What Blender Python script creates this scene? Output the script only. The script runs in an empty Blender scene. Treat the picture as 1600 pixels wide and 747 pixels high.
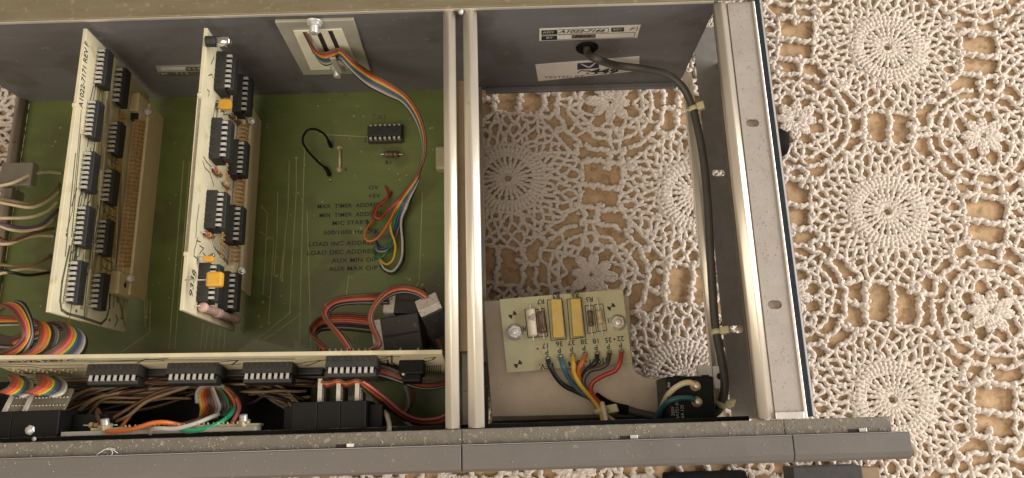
import bpy, bmesh, math, random
import numpy as np
from mathutils import Matrix, Vector
random.seed(7); RNG = np.random.default_rng(11)
MM = 0.001
scene = bpy.context.scene
COL = scene.collection
rad = math.radians

# ------------------------------------------------------------------ camera
F_PX, TILT, ROLL, ZC = 1130.0, rad(14.5), rad(1.72), 385.0
FW = np.array([0, math.sin(TILT), -math.cos(TILT)])
UP0 = np.array([0, math.cos(TILT), math.sin(TILT)]); RT0 = np.array([1.0, 0, 0])
RT = math.cos(ROLL) * RT0 - math.sin(ROLL) * UP0
UPV = math.sin(ROLL) * RT0 + math.cos(ROLL) * UP0
cam = bpy.data.cameras.new('camera'); camo = bpy.data.objects.new('camera', cam); COL.objects.link(camo)
cam.sensor_width = 36; cam.lens = F_PX / 1600 * 36
cam.clip_start = 0.01; cam.clip_end = 30
m = Matrix.Identity(4)
for i in range(3):
    m[i][0] = RT[i]; m[i][1] = UPV[i]; m[i][2] = -FW[i]
m[2][3] = ZC * MM
camo.matrix_world = m
scene.camera = camo
cam.dof.use_dof = True; cam.dof.focus_distance = 0.325; cam.dof.aperture_fstop = 32.0

# ------------------------------------------------------------------ light
world = bpy.data.worlds.new('World'); scene.world = world; world.use_nodes = True
bg = world.node_tree.nodes['Background']
bg.inputs[0].default_value = (1.0, 0.83, 0.65, 1); bg.inputs[1].default_value = 0.30
def area(name, loc, target, sx, sy, power, color):
    l = bpy.data.lights.new(name, 'AREA'); l.shape = 'RECTANGLE'; l.size = sx; l.size_y = sy
    l.energy = power; l.color = color
    o = bpy.data.objects.new(name, l); COL.objects.link(o)
    o.location = loc
    o.rotation_euler = (Vector(target) - Vector(loc)).to_track_quat('-Z', 'Y').to_euler()
    return o
area('window_light', (1.20, 0.16, 0.50), (0.10, 0.08, 0.02), 1.4, 0.6, 28.0, (1.0, 0.965, 0.925))
area('room_light', (-0.36, -0.44, 1.0), (0.0, 0.10, 0.03), 1.1, 1.1, 9.2, (1.0, 0.87, 0.71))
scene.view_settings.view_transform = 'Standard'; scene.view_settings.look = 'None'
scene.view_settings.exposure = 0.0; scene.view_settings.gamma = 1.0
scene.view_settings.use_curve_mapping = False

# ------------------------------------------------------------------ sight lines: the place of a point of the photograph on a known plane
def _ray(px, py):
    return FW + (px - 800) / F_PX * RT - (py - 373.5) / F_PX * UPV
def W(px, py, z):
    d = _ray(px, py); t = (z - ZC) / d[2]; return np.array([d[0] * t, d[1] * t, z])
def WY(px, py, Y):
    d = _ray(px, py); t = Y / d[1]; return np.array([d[0] * t, Y, ZC + d[2] * t])
def WP(px, py, p0, n):
    d = _ray(px, py); c = np.array([0, 0, ZC]); t = np.dot(p0 - c, n) / np.dot(d, n); return c + d * t
def nrm(v):
    v = np.asarray(v, float); return v / np.linalg.norm(v)
X_, Y_, Z_ = np.eye(3)

# ------------------------------------------------------------------ materials
MATS = {}
def mat(name, col, rough=0.5, metal=0.0, var=0.12, vs=120.0, bump=0.0, bs=900.0, spec=0.5, speck=None, trans=0.0, aniso=None, coat=0.0, sss=0.0):
    m = bpy.data.materials.new(name); m.use_nodes = True
    nt = m.node_tree; N = nt.nodes; L = nt.links; b = N['Principled BSDF']
    b.inputs['Roughness'].default_value = rough; b.inputs['Metallic'].default_value = metal
    b.inputs['Specular IOR Level'].default_value = spec
    b.inputs['Coat Weight'].default_value = coat
    if trans: b.inputs['Transmission Weight'].default_value = trans
    if sss:
        b.inputs['Subsurface Weight'].default_value = sss; b.inputs['Subsurface Scale'].default_value = 0.002
        b.inputs['Subsurface Radius'].default_value = (1, .8, .6)
    tc = N.new('ShaderNodeTexCoord'); src = tc.outputs['Object']
    if aniso:
        mp = N.new('ShaderNodeMapping'); mp.inputs['Scale'].default_value = aniso; L.new(src, mp.inputs[0]); src = mp.outputs[0]
    n1 = N.new('ShaderNodeTexNoise'); n1.inputs['Scale'].default_value = vs; n1.inputs['Detail'].default_value = 5; n1.inputs['Roughness'].default_value = .65
    L.new(src, n1.inputs['Vector'])
    cr = N.new('ShaderNodeValToRGB'); cr.color_ramp.elements[0].position = .3; cr.color_ramp.elements[1].position = .72
    lo = [c * (1 - var) for c in col]; hi = [min(1, c * (1 + var)) for c in col]
    cr.color_ramp.elements[0].color = (*lo, 1); cr.color_ramp.elements[1].color = (*hi, 1)
    L.new(n1.outputs['Fac'], cr.inputs[0]); out = cr.outputs[0]
    if speck:   # (colour, scale, threshold, amount): settled dust, stains or flecks
        for (sc_col, sc_s, th, amt) in (speck if isinstance(speck, list) else [speck]):
            n2 = N.new('ShaderNodeTexNoise'); n2.inputs['Scale'].default_value = sc_s; n2.inputs['Detail'].default_value = 3
            L.new(tc.outputs['Object'], n2.inputs['Vector'])
            r2 = N.new('ShaderNodeMapRange'); r2.inputs[1].default_value = th; r2.inputs[2].default_value = th + .07
            r2.inputs[3].default_value = 0; r2.inputs[4].default_value = amt
            L.new(n2.outputs['Fac'], r2.inputs[0])
            mx = N.new('ShaderNodeMix'); mx.data_type = 'RGBA'; mx.inputs[7].default_value = (*sc_col, 1)
            L.new(r2.outputs[0], mx.inputs[0]); L.new(out, mx.inputs[6]); out = mx.outputs[2]
    L.new(out, b.inputs['Base Color'])
    rr = N.new('ShaderNodeMapRange'); rr.inputs[3].default_value = max(0, rough - .1); rr.inputs[4].default_value = min(1, rough + .12)
    L.new(n1.outputs['Fac'], rr.inputs[0]); L.new(rr.outputs[0], b.inputs['Roughness'])
    if bump:
        n3 = N.new('ShaderNodeTexNoise'); n3.inputs['Scale'].default_value = bs; n3.inputs['Detail'].default_value = 4
        L.new(src, n3.inputs['Vector'])
        bp = N.new('ShaderNodeBump'); bp.inputs['Strength'].default_value = bump; bp.inputs['Distance'].default_value = .0004
        L.new(n3.outputs['Fac'], bp.inputs['Height']); L.new(bp.outputs[0], b.inputs['Normal'])
    MATS[name] = m; return m

DUST = (.50, .43, .33)
mat('wall_paint', (.150, .145, .153), .42, .0, .13, 60, .3, 2500, aniso=(.5, 1, 2), speck=[((.10, .085, .07), 35, .57, .6), ((.21, .195, .185), 90, .66, .5), (DUST, 420, .69, .6), ((.07, .06, .05), 260, .72, .6)])
mat('olive_metal', (.27, .23, .145), .45, .45, .12, 200, .25, 1500, aniso=(.25, 1, 1), speck=(DUST, 300, .62, .4))
mat('rail_metal', (.86, .79, .67), .33, .6, .06, 120, .08, 1500, aniso=(1, .15, 1), speck=((.30, .25, .19), 160, .70, .6))
mat('flange_metal', (.40, .36, .325), .55, .25, .08, 120, .2, 1600, speck=[((.30, .22, .15), 240, .66, .55), ((.33, .27, .21), 700, .66, .6)])
mat('bright_edge', (.85, .82, .78), .35, .6, .05)
mat('blue_vinyl', (.017, .021, .029), .3, 0, .15, 300, .1, spec=.6)
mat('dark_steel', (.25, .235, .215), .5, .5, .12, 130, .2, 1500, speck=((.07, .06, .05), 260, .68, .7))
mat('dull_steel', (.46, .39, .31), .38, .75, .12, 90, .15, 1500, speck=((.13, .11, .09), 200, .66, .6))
mat('brown_web', (.23, .165, .105), .6, .2, .15, 90)
mat('strip_paint', (.165, .148, .122), .7, .1, .14, 160, .6, 1800, speck=[((.40, .35, .27), 520, .60, .55), ((.14, .115, .085), 330, .60, .55)])
mat('bar_paint', (.145, .131, .122), .5, .1, .08, 70, .3, 2000, speck=[((.37, .31, .24), 300, .68, .5), ((.45, .41, .36), 90, .71, .25)])
mat('bar_edge', (.34, .33, .34), .4, .3, .08)
mat('pcb_green', (.112, .146, .038), .40, 0, .18, 30, .12, 500, aniso=(.55, 2.2, 1), speck=[((.078, .076, .030), 26, .56, .6), ((.145, .150, .045), 60, .62, .5), ((.34, .32, .20), 900, .725, .6)], coat=.2)
mat('pcb_trace', (.27, .275, .115), .45, 0, .2, 90)
mat('pcb_cream', (.62, .56, .385), .5, 0, .10, 90, .1, 900, speck=((.42, .31, .17), 80, .62, .45))
mat('pcb_edge', (.74, .69, .54), .6, 0, .08, 150)
mat('pcb_olive', (.42, .395, .235), .42, 0, .08, 90, .05, speck=((.33, .29, .14), 60, .62, .5))
mat('tracks_dark', (.12, .115, .075), .5, .2, .2, 300)
mat('tracks_tan', (.36, .30, .17), .5, .1, .2, 300)
mat('chip_black', (.020, .019, .019), .5, 0, .3, 400, .25, 3000, speck=((.16, .145, .12), 1300, .70, .5))
mat('socket_black', (.030, .028, .026), .6, 0, .3, 300, .25, 2500, speck=((.17, .15, .12), 1100, .68, .5))
mat('tin', (.66, .64, .60), .38, .45, .1, 600)
mat('solder', (.52, .50, .47), .35, 1.0, .2, 900)
mat('connector_tan', (.70, .58, .38), .55, 0, .08, 100, .1, sss=.05)
mat('amber_pins', (.52, .29, .105), .45, .2, .25, 600)
mat('zinc', (.66, .65, .63), .36, .55, .2, 500)
mat('brass', (.64, .54, .36), .36, .55, .2, 500)
mat('ivory_backlit', (.90, .86, .68), .45, 0, .05, 90, sss=.3)  # lightened: light through the plate from behind is put into the colour
mat('ivory_clear', (.40, .38, .315), .35, 0, .08, 90, sss=.2)
mat('slot_dark', (.03, .022, .015), .8, 0, .3)
mat('clear_plastic', (.34, .31, .25), .35, 0, .06, trans=.5)
mat('white_plastic', (.80, .78, .74), .4, 0, .05, sss=.2)
mat('tie_plastic', (.66, .60, .36), .4, 0, .1, 200, sss=.2)
mat('grey_cable', (.075, .068, .058), .45, 0, .15, 100)
mat('rubber_black', (.009, .0085, .008), .7, 0, .3, 300, spec=.06)
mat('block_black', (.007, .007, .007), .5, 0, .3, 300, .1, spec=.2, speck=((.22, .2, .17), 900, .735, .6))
mat('plug_black', (.028, .026, .025), .55, 0, .2, 200, .3, 2200, speck=((.15, .13, .10), 500, .66, .5))
mat('plug_white', (.60, .56, .50), .75, 0, .15, 200, .7, 1600, speck=((.11, .09, .075), 750, .60, .7))
mat('paper', (.74, .70, .64), .75, 0, .06, 100, speck=((.60, .53, .44), 80, .62, .4))
mat('foil_label', (.48, .47, .45), .45, .3, .08, 100)
mat('ink', (.018, .017, .016), .6, 0, .1)
mat('ink_brown', (.16, .115, .085), .7, 0, .1)
mat('ink_white', (.62, .60, .56), .6, 0, .05)
mat('ink_blue', (.025, .022, .085), .5, 0, .1)
mat('cap_orange', (.62, .33, .035), .35, 0, .1, 300)
mat('res_yellow', (.50, .345, .085), .5, 0, .10, 250, .25, speck=((.38, .24, .05), 380, .62, .7))
mat('res_pink', (.56, .36, .31), .4, 0, .1, 250)
mat('res_cream', (.70, .62, .50), .45, 0, .08, 250)
mat('res_brown', (.11, .062, .036), .35, 0, .25, 350)
mat('res_tan', (.48, .37, .22), .4, 0, .2, 300)
mat('res_red', (.34, .09, .04), .35, 0, .2, 300)
mat('silver_can', (.72, .72, .72), .2, 1.0, .1)
mat('comb_edge', (.54, .50, .43), .7, 0, .15, 300)
mat('comb_face', (.20, .17, .115), .6, 0, .2, 250)
mat('terminal_grey', (.41, .39, .34), .6, 0, .08, 200)
mat('lace_yarn', (.64, .565, .50), .9, 0, .10, 500, .5, 3500, spec=.15, sss=.0)
mat('tan_cloth', (.44, .305, .185), .95, 0, .28, 130, 1.0, 420, spec=.1, speck=[((.24, .145, .072), 190, .56, .6), ((.50, .36, .22), 330, .62, .5), ((.12, .07, .035), 900, .74, .6)])
mat('lint', (.8, .78, .74), .9); mat('dust_grey', (.40, .35, .28), .95)
WIRE = {k: mat('wire_' + k, c, .36, 0, .1, 250) for k, c in dict(
    brown=(.13, .056, .03), red=(.40, .045, .03), orange=(.62, .16, .035), yellow=(.66, .41, .04), green=(.03, .17, .06),
    blue=(.035, .075, .21), violet=(.11, .08, .135), grey=(.26, .25, .235), white=(.52, .49, .44), black=(.018, .017, .017),
    pink=(.60, .17, .17), cream=(.72, .60, .42), teal=(.025, .105, .12), steelblue=(.06, .15, .21), tan=(.27, .19, .11), darkbrown=(.07, .05, .04), brightgreen=(.03, .36, .17)).items()}

# ------------------------------------------------------------------ mesh helpers (millimetres in, metres out)
def catmull(pts, n=8):
    P = np.asarray(pts, float)
    if len(P) < 3: return P
    Q = np.vstack([2 * P[0] - P[1], P, 2 * P[-1] - P[-2]])
    out = []
    t = np.linspace(0, 1, n, endpoint=False)[:, None]
    for i in range(1, len(Q) - 2):
        p0, p1, p2, p3 = Q[i - 1], Q[i], Q[i + 1], Q[i + 2]
        out.append(.5 * ((2 * p1) + (-p0 + p2) * t + (2 * p0 - 5 * p1 + 4 * p2 - p3) * t ** 2 + (-p0 + 3 * p1 - 3 * p2 + p3) * t ** 3))
    out.append(P[-1:]); return np.vstack(out)
def loc_of(o):
    return np.array(o['_w']) if o is not None else np.zeros(3)
class MB:
    def __init__(s): s.v = []; s.f = []; s.sm = []; s.n = 0
    def add(s, v, f, smooth=False):
        v = np.asarray(v, float); s.v.append(v)
        s.f += [tuple(i + s.n for i in q) for q in f]; s.sm += [smooth] * len(f); s.n += len(v); return s
    def box(s, c, ax, h):
        c = np.asarray(c, float); a = [np.asarray(a, float) for a in ax]
        v = [c + i * a[0] * h[0] + j * a[1] * h[1] + k * a[2] * h[2] for i in (-1, 1) for j in (-1, 1) for k in (-1, 1)]
        return s.add(v, [(0, 1, 3, 2), (4, 6, 7, 5), (0, 4, 5, 1), (2, 3, 7, 6), (0, 2, 6, 4), (1, 5, 7, 3)])
    def abox(s, x0, x1, y0, y1, z0, z1):
        return s.box(((x0 + x1) / 2, (y0 + y1) / 2, (z0 + z1) / 2), (X_, Y_, Z_), (abs(x1 - x0) / 2, abs(y1 - y0) / 2, abs(z1 - z0) / 2))
    def prism(s, pts, d, smooth=False):      # polygon of 3-D points pushed along d
        P = np.asarray(pts, float); n = len(P); d = np.asarray(d, float)
        f = [tuple(range(n))[::-1], tuple(range(n, 2 * n))] + [(i, (i + 1) % n, n + (i + 1) % n, n + i) for i in range(n)]
        return s.add(np.vstack([P, P + d]), f, smooth)
    def tube(s, pts, r, k=8, caps=True, smooth=True):
        P = np.asarray(pts, float); n = len(P)
        r = np.broadcast_to(np.asarray(r, float), (n,))
        T = np.gradient(P, axis=0); T /= np.linalg.norm(T, axis=1)[:, None] + 1e-12
        a = Z_ if abs(T[0][2]) < .9 else X_
        N = nrm(np.cross(T[0], a)); V = []
        ang = np.arange(k) * 2 * math.pi / k
        for i in range(n):
            N = nrm(N - T[i] * np.dot(N, T[i])); B = np.cross(T[i], N)
            V.append(P[i] + r[i] * (np.cos(ang)[:, None] * N + np.sin(ang)[:, None] * B))
        F = [(i * k + j, i * k + (j + 1) % k, (i + 1) * k + (j + 1) % k, (i + 1) * k + j) for i in range(n - 1) for j in range(k)]
        s.add(np.vstack(V), F, smooth)
        if caps:
            s.f += [tuple(s.n - n * k + j for j in range(k))[::-1], tuple(s.n - k + j for j in range(k))]; s.sm += [False, False]
        return s
    def cyl(s, c, d, r, h, k=16, smooth=True):
        c = np.asarray(c, float); d = nrm(d); return s.tube([c, c + d * h], r, k, True, smooth)
    def lathe(s, c, d, prof, k=20):           # prof: (distance along d, radius)
        c = np.asarray(c, float); d = nrm(d)
        a = Z_ if abs(d[2]) < .9 else X_
        u = nrm(np.cross(d, a)); w = np.cross(d, u); ang = np.arange(k) * 2 * math.pi / k
        V = [c + d * t + max(r, 1e-3) * (np.cos(q) * u + np.sin(q) * w) for t, r in prof for q in ang]
        n = len(prof)
        F = [(i * k + j, i * k + (j + 1) % k, (i + 1) * k + (j + 1) % k, (i + 1) * k + j) for i in range(n - 1) for j in range(k)]
        return s.add(V, F, True)
    def build(s, name, material, parent=None, label=None, bevel=0, seg=2, kind=None, o_at=None):
        base = loc_of(parent) if o_at is None else np.asarray(o_at, float)
        V = (np.vstack(s.v) - base) * MM
        me = bpy.data.meshes.new(name); me.from_pydata(V.tolist(), [], s.f)
        me.polygons.foreach_set('use_smooth', s.sm); me.update()
        if bevel:
            bm = bmesh.new(); bm.from_mesh(me); bmesh.ops.recalc_face_normals(bm, faces=bm.faces)
            es = [e for e in bm.edges if len(e.link_faces) == 2 and e.calc_face_angle(0) > rad(30)]
            bmesh.ops.bevel(bm, geom=es, offset=bevel * MM, segments=seg, profile=.5, affect='EDGES', clamp_overlap=True)
            bm.to_mesh(me); bm.free()
        else:
            bm = bmesh.new(); bm.from_mesh(me); bmesh.ops.recalc_face_normals(bm, faces=bm.faces); bm.to_mesh(me); bm.free()
        me.materials.append(MATS[material] if isinstance(material, str) else material)
        o = bpy.data.objects.new(name, me); COL.objects.link(o)
        if parent is not None: o.parent = parent
        else:
            o.location = base * MM
        o['_w'] = list(base)
        if label: o['label'] = label
        if kind: o['kind'] = kind
        return o
def thing(name, label, cat, at, group=None):
    o = bpy.data.objects.new(name, None); COL.objects.link(o); o.empty_display_size = .005
    o.location = np.asarray(at, float) * MM; o['_w'] = [float(q) for q in at]
    o['label'] = label; o['category'] = cat
    if group: o['group'] = group
    return o
def tag(o, label, cat, group=None):
    o['label'] = label; o['category'] = cat
    if group: o['group'] = group
    return o
def place(mesh, name, parent, o, ex, ey, ez, sc=(1, 1, 1)):   # a shared mesh set in a frame
    ob = bpy.data.objects.new(name, mesh); COL.objects.link(ob); ob.parent = parent
    M = Matrix.Identity(4); b = (np.asarray(o) - loc_of(parent)) * MM
    for i in range(3):
        M[i][0] = ex[i] * sc[0]; M[i][1] = ey[i] * sc[1]; M[i][2] = ez[i] * sc[2]; M[i][3] = b[i]
    ob.matrix_local = M; ob['_w'] = list(loc_of(parent)); return ob
def text(s, o, ex, ey, size, material, parent, align='LEFT', shear=0, bold=0, wide=1.0, name='lettering', space=1.0):
    c = bpy.data.curves.new(name, 'FONT'); c.body = s; c.size = size * MM; c.align_x = align; c.align_y = 'CENTER'
    c.shear = shear; c.offset = bold * MM; c.extrude = .012 * MM; c.space_character = space; c.resolution_u = 3
    t = bpy.data.objects.new('t', c); COL.objects.link(t)
    me = bpy.data.meshes.new_from_object(t.evaluated_get(bpy.context.evaluated_depsgraph_get())); me.name = name
    bpy.data.objects.remove(t); bpy.data.curves.remove(c)
    me.materials.clear(); me.materials.append(MATS[material])
    return place(me, name, parent, o, nrm(ex), nrm(ey), np.cross(nrm(ex), nrm(ey)), (wide, 1, 1))

# ------------------------------------------------------------------ dual in-line chips
def lead_mesh(h0):
    mb = MB(); w = .72 if h0 > .5 else .64
    pr = [(0, h0 + 1.9), (1.0, h0 + 1.9), (1.0, .9), (.72, .9), (.72, h0 + 1.55), (0, h0 + 1.55)]   # (outwards, up)
    if h0 < .5: pr = [(0, h0 + 1.9), (1.05, h0 + 1.9), (1.05, .0), (.72, .0), (.72, h0 + 1.55), (0, h0 + 1.55)]
    mb.prism([(-w, y, z) for y, z in pr], (2 * w, 0, 0)); mb.box((0, .86, .35), (X_, Y_, Z_), (.25, .14, .56))
    o = mb.build('pin', 'tin'); me = o.data; bpy.data.objects.remove(o); return me
LEAD0 = lead_mesh(1.5); LEADS = lead_mesh(.45)
def dip(root, c, ex, ey, ez, n, pitch, row=7.62, sock=0.0, name='chip', bodyh=3.2, dot=True, fresh=None):
    ex, ey, ez = nrm(ex), nrm(ey), nrm(ez); c = np.asarray(c, float)
    L = (n * pitch + .5) / 2; hw = row / 2 - .72; cc = c + ez * sock
    h0 = .45 if sock else 1.5
    pr = [(-hw + .25, h0), (-hw, h0 + 1.7), (-hw + .3, h0 + bodyh), (hw - .3, h0 + bodyh), (hw, h0 + 1.7), (hw - .25, h0)]
    mb = MB(); mb.prism([cc - ex * L + ey * y + ez * z for y, z in pr], ex * 2 * L)
    body = mb.build(name, 'chip_black', root, bevel=.12, seg=1)
    if dot: MB().cyl(cc - ex * (L - 1.1) + ez * (h0 + bodyh - .2), ez, .75, .23, 12).build('index_mark', 'socket_black', body)
    for k in range(n):
        x = (k - (n - 1) / 2) * pitch
        for sgn in (-1, 1):
            place(LEADS if sock else LEAD0, 'pin', body, cc + ex * x + ey * sgn * hw, ex * sgn, ey * sgn, ez, (pitch / 2.54, 1, 1))
    if sock:
        s = MB(); sw = row / 2 + 1.25
        s.box(c + ez * sock / 2 + ez * .1, (ex, ey, ez), (L + .3, sw, sock / 2 - .1))
        for k in range(n):   # ribs between the contacts
            x = (k - (n - 1) / 2) * pitch
            for sg in (-1, 1): s.box(c + ex * x + ey * sg * (sw + .1) + ez * (sock * .25), (ex, ey, ez), (pitch * .28, .14, sock * .22))
        s.build('socket', 'socket_black', body)
    return body
def resistor(root, a, b, r, body_mat, name='resistor', lift=1.6, n=Z_, frac=.62, bands=(), lead='tin', dog=True, k=14):
    a = np.asarray(a, float); b = np.asarray(b, float); n = nrm(n); u = nrm(b - a); Ln = np.linalg.norm(b - a)
    c = (a + b) / 2 + n * lift; h = Ln * frac / 2
    e = .18 if dog else .02
    prof = [(-h, .01), (-h, r * .75), (-h + r * .3, r), (-h + r * 1.1, r), (-h + r * 1.5, r * (1 - e)), (h - r * 1.5, r * (1 - e)), (h - r * 1.1, r), (h - r * .3, r), (h, r * .75), (h, .01)]
    o = MB().lathe(c, u, prof, k).build(name, body_mat, root)
    MB().tube(catmull([a, a + n * lift * .7 + u * .05, a + n * lift + u * .6, c - u * h * .9], 5), .28, 6).tube(catmull([b, b + n * lift * .7 - u * .05, b + n * lift - u * .6, c + u * h * .9], 5), .28, 6).build('lead', lead, o)
    for t, mm_ in bands: MB().lathe(c + u * h * t, u, [(-.22, .01), (-.22, r * 1.03), (.22, r * 1.03), (.22, .01)], k).build('band', mm_, o)
    return o
def hexnut(root, c, n, r, h, material='zinc', name='nut', stud=1.2, bore=.55):
    n = nrm(n); a = nrm(np.cross(n, X_ if abs(n[0]) < .9 else Y_)); b = np.cross(n, a)
    pts = [np.asarray(c) + r * (math.cos(q) * a + math.sin(q) * b) for q in np.arange(6) * math.pi / 3 + .2]
    o = MB().prism(pts, n * h).build(name, material, root, bevel=.2, seg=1)
    MB().lathe(np.asarray(c), n, [(0, r * bore), (h + stud, r * bore), (h + stud + .15, r * bore * .8), (h + stud + .15, .01)], 14).build('stud', 'zinc', o)
    return o
def polystrip(mb, P, w, n, lift=.05):          # a raised flat track along a polyline
    P = [np.asarray(p, float) for p in P]; n = nrm(n)
    for a, b in zip(P[:-1], P[1:]):
        if np.linalg.norm(b - a) < .05: continue
        u = nrm(b - a); s = np.cross(n, u)
        mb.prism([a - u * w * .4 + s * w / 2, b + u * w * .4 + s * w / 2, b + u * w * .4 - s * w / 2, a - u * w * .4 - s * w / 2], n * lift)
def ribbon(root, A, B, cols, r=None, tails=None, n=7, name='wire'):
    A = np.asarray(A, float); B = np.asarray(B, float); k = len(cols)
    for i, c in enumerate(cols):
        t = i / (k - 1) if k > 1 else .5
        P = A * (1 - t) + B * t; P = P.copy()
        rr = r
        if tails and tails[i] is not None: P = np.vstack([P, tails[i]])
        MB().tube(catmull(P, n), rr, 7).build(name, WIRE[c], root, label=c + ' insulated wire')
def wire(pts, r, c, name, label, cat='wire', group=None, n=8, end=None):
    P = catmull(pts, n); o = MB().tube(P, r, 9).build(name, WIRE[c] if c in WIRE else MATS[c], None, o_at=P[0])
    return tag(o, label, cat, group)

# ================================================================== table and lace
ZT = 0.0
mb = MB(); mb.abox(-700, 900, -600, 800, ZT - 12, ZT)
o = mb.build('table_top', 'tan_cloth'); o['kind'] = 'structure'; o['label'] = 'tan felted table cover seen through the lace'

KT = (ZC - ZT - 1.5) / ZC
A2 = np.array([105.0, -13.6]) * KT; B2 = np.array([-15.2, -100.8]) * KT; O2 = np.array([208.6, 108.4]) * KT
PITCH = 103.0 * KT
MAT2 = np.column_stack([A2 / PITCH, B2 / PITCH])
class Yarn:
    def __init__(s): s.V = []; s.F = []; s.n = 0
    def cord(s, P, r=1.15, jit=.35, closed=False, wav=.25, lump=.25, pit=3.2, zoff=0.0, chain=0.11):
        P = np.asarray(P, float)
        if closed: P = np.vstack([P, P[:1]])
        d = np.r_[0, np.cumsum(np.linalg.norm(np.diff(P, axis=0), axis=1))]
        n = max(3, int(d[-1] / .75)); t = np.linspace(0, d[-1], n)
        Q = np.column_stack([np.interp(t, d, P[:, i]) for i in range(3)])
        ph = RNG.uniform(0, 6.28, 4)
        if not closed or True:
            w = np.sin(np.pi * t / max(d[-1], 1e-6)) if not closed else np.ones(n)
            Q[:, 0] += jit * w * np.sin(t * .55 + ph[0]); Q[:, 1] += jit * w * np.sin(t * .61 + ph[1])
        Q[:, 2] += zoff + wav * np.sin(t * 1.3 + ph[2])
        T = np.gradient(Q, axis=0); T /= np.linalg.norm(T, axis=1)[:, None] + 1e-9
        Nn = np.cross(T, Z_); Nn /= np.linalg.norm(Nn, axis=1)[:, None] + 1e-9; Bb = np.cross(T, Nn)
        k = 8; a = np.arange(k) * 2 * np.pi / k
        rr = r * (1 + chain * np.sin(2 * np.pi * t / 2.6 + ph[3]))[:, None] * (1 + lump * np.cos(2 * a[None, :] - 2 * np.pi * t[:, None] / pit + ph[3]))
        V = Q[:, None, :] + rr[:, :, None] * (np.cos(a)[None, :, None] * Nn[:, None, :] + np.sin(a)[None, :, None] * Bb[:, None, :])
        s._grid(V, n, k)
    def _grid(s, V, n, k):
        V = V.reshape(-1, 3); i = np.arange(n - 1)[:, None] * k; j = np.arange(k)[None, :]; j2 = (j + 1) % k
        s.F.append((np.stack([i + j, i + j2, i + k + j2, i + k + j], -1).reshape(-1, 4) + s.n)); s.V.append(V); s.n += len(V)
    def knot(s, p, r=1.7):
        r = r * .84
        n, k = 7, 8; th = np.linspace(.05, np.pi - .05, n)[:, None]; a = (np.arange(k) * 2 * np.pi / k)[None, :]
        ph = RNG.uniform(0, 6.28, 3); tw = 2.2
        rr = r * (1 + .24 * np.cos(2 * a + tw * th * 2 + ph[0]) + .12 * np.cos(3 * a + ph[1]))
        ax = RNG.uniform(.8, 1.25, 3); 
        V = np.stack([rr * np.sin(th) * np.cos(a) * ax[0], rr * np.sin(th) * np.sin(a) * ax[1], rr * np.cos(th) * .8 * np.ones_like(a)], -1)
        ra = ph[2]; R = np.array([[math.cos(ra), -math.sin(ra), 0], [math.sin(ra), math.cos(ra), 0], [0, 0, 1]])
        s._grid(V @ R.T + np.asarray(p), n, k)
    def mesh(s, name, rot=0):
        V = np.vstack(s.V).copy(); F = np.vstack(s.F)
        c, q = math.cos(rot), math.sin(rot); xy = V[:, :2] @ np.array([[c, -q], [q, c]]).T
        V[:, :2] = xy @ MAT2.T; V *= MM
        me = bpy.data.meshes.new(name); me.vertices.add(len(V)); me.vertices.foreach_set('co', V.ravel())
        me.loops.add(F.size); me.loops.foreach_set('vertex_index', F.ravel().astype(np.int32))
        me.polygons.add(len(F)); me.polygons.foreach_set('loop_start', np.arange(0, F.size, 4, dtype=np.int32))
        me.polygons.foreach_set('use_smooth', np.ones(len(F), bool)); me.update(calc_edges=True); me.validate()
        me.materials.append(MATS['lace_yarn']); return me
ZL = 1.2
def p3(r, th, z=ZL): return np.array([r * math.cos(th), r * math.sin(th), z])
def seg(a, b, sag=0.0, k=5):
    a = np.asarray(a, float); b = np.asarray(b, float); t = np.linspace(0, 1, k)[:, None]
    P = a * (1 - t) + b * t; u = (b - a); s = np.array([-u[1], u[0], 0]); s /= np.linalg.norm(s) + 1e-9
    return P + s * sag * np.sin(np.pi * t)
def octr(th, ax=40.6, hw=12.2):                 # outline of a block: straight axial sides, cut corners
    c, q = abs(math.cos(th)), abs(math.sin(th))
    return min(ax / max(c, q), (ax + hw) / (c + q))
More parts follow.
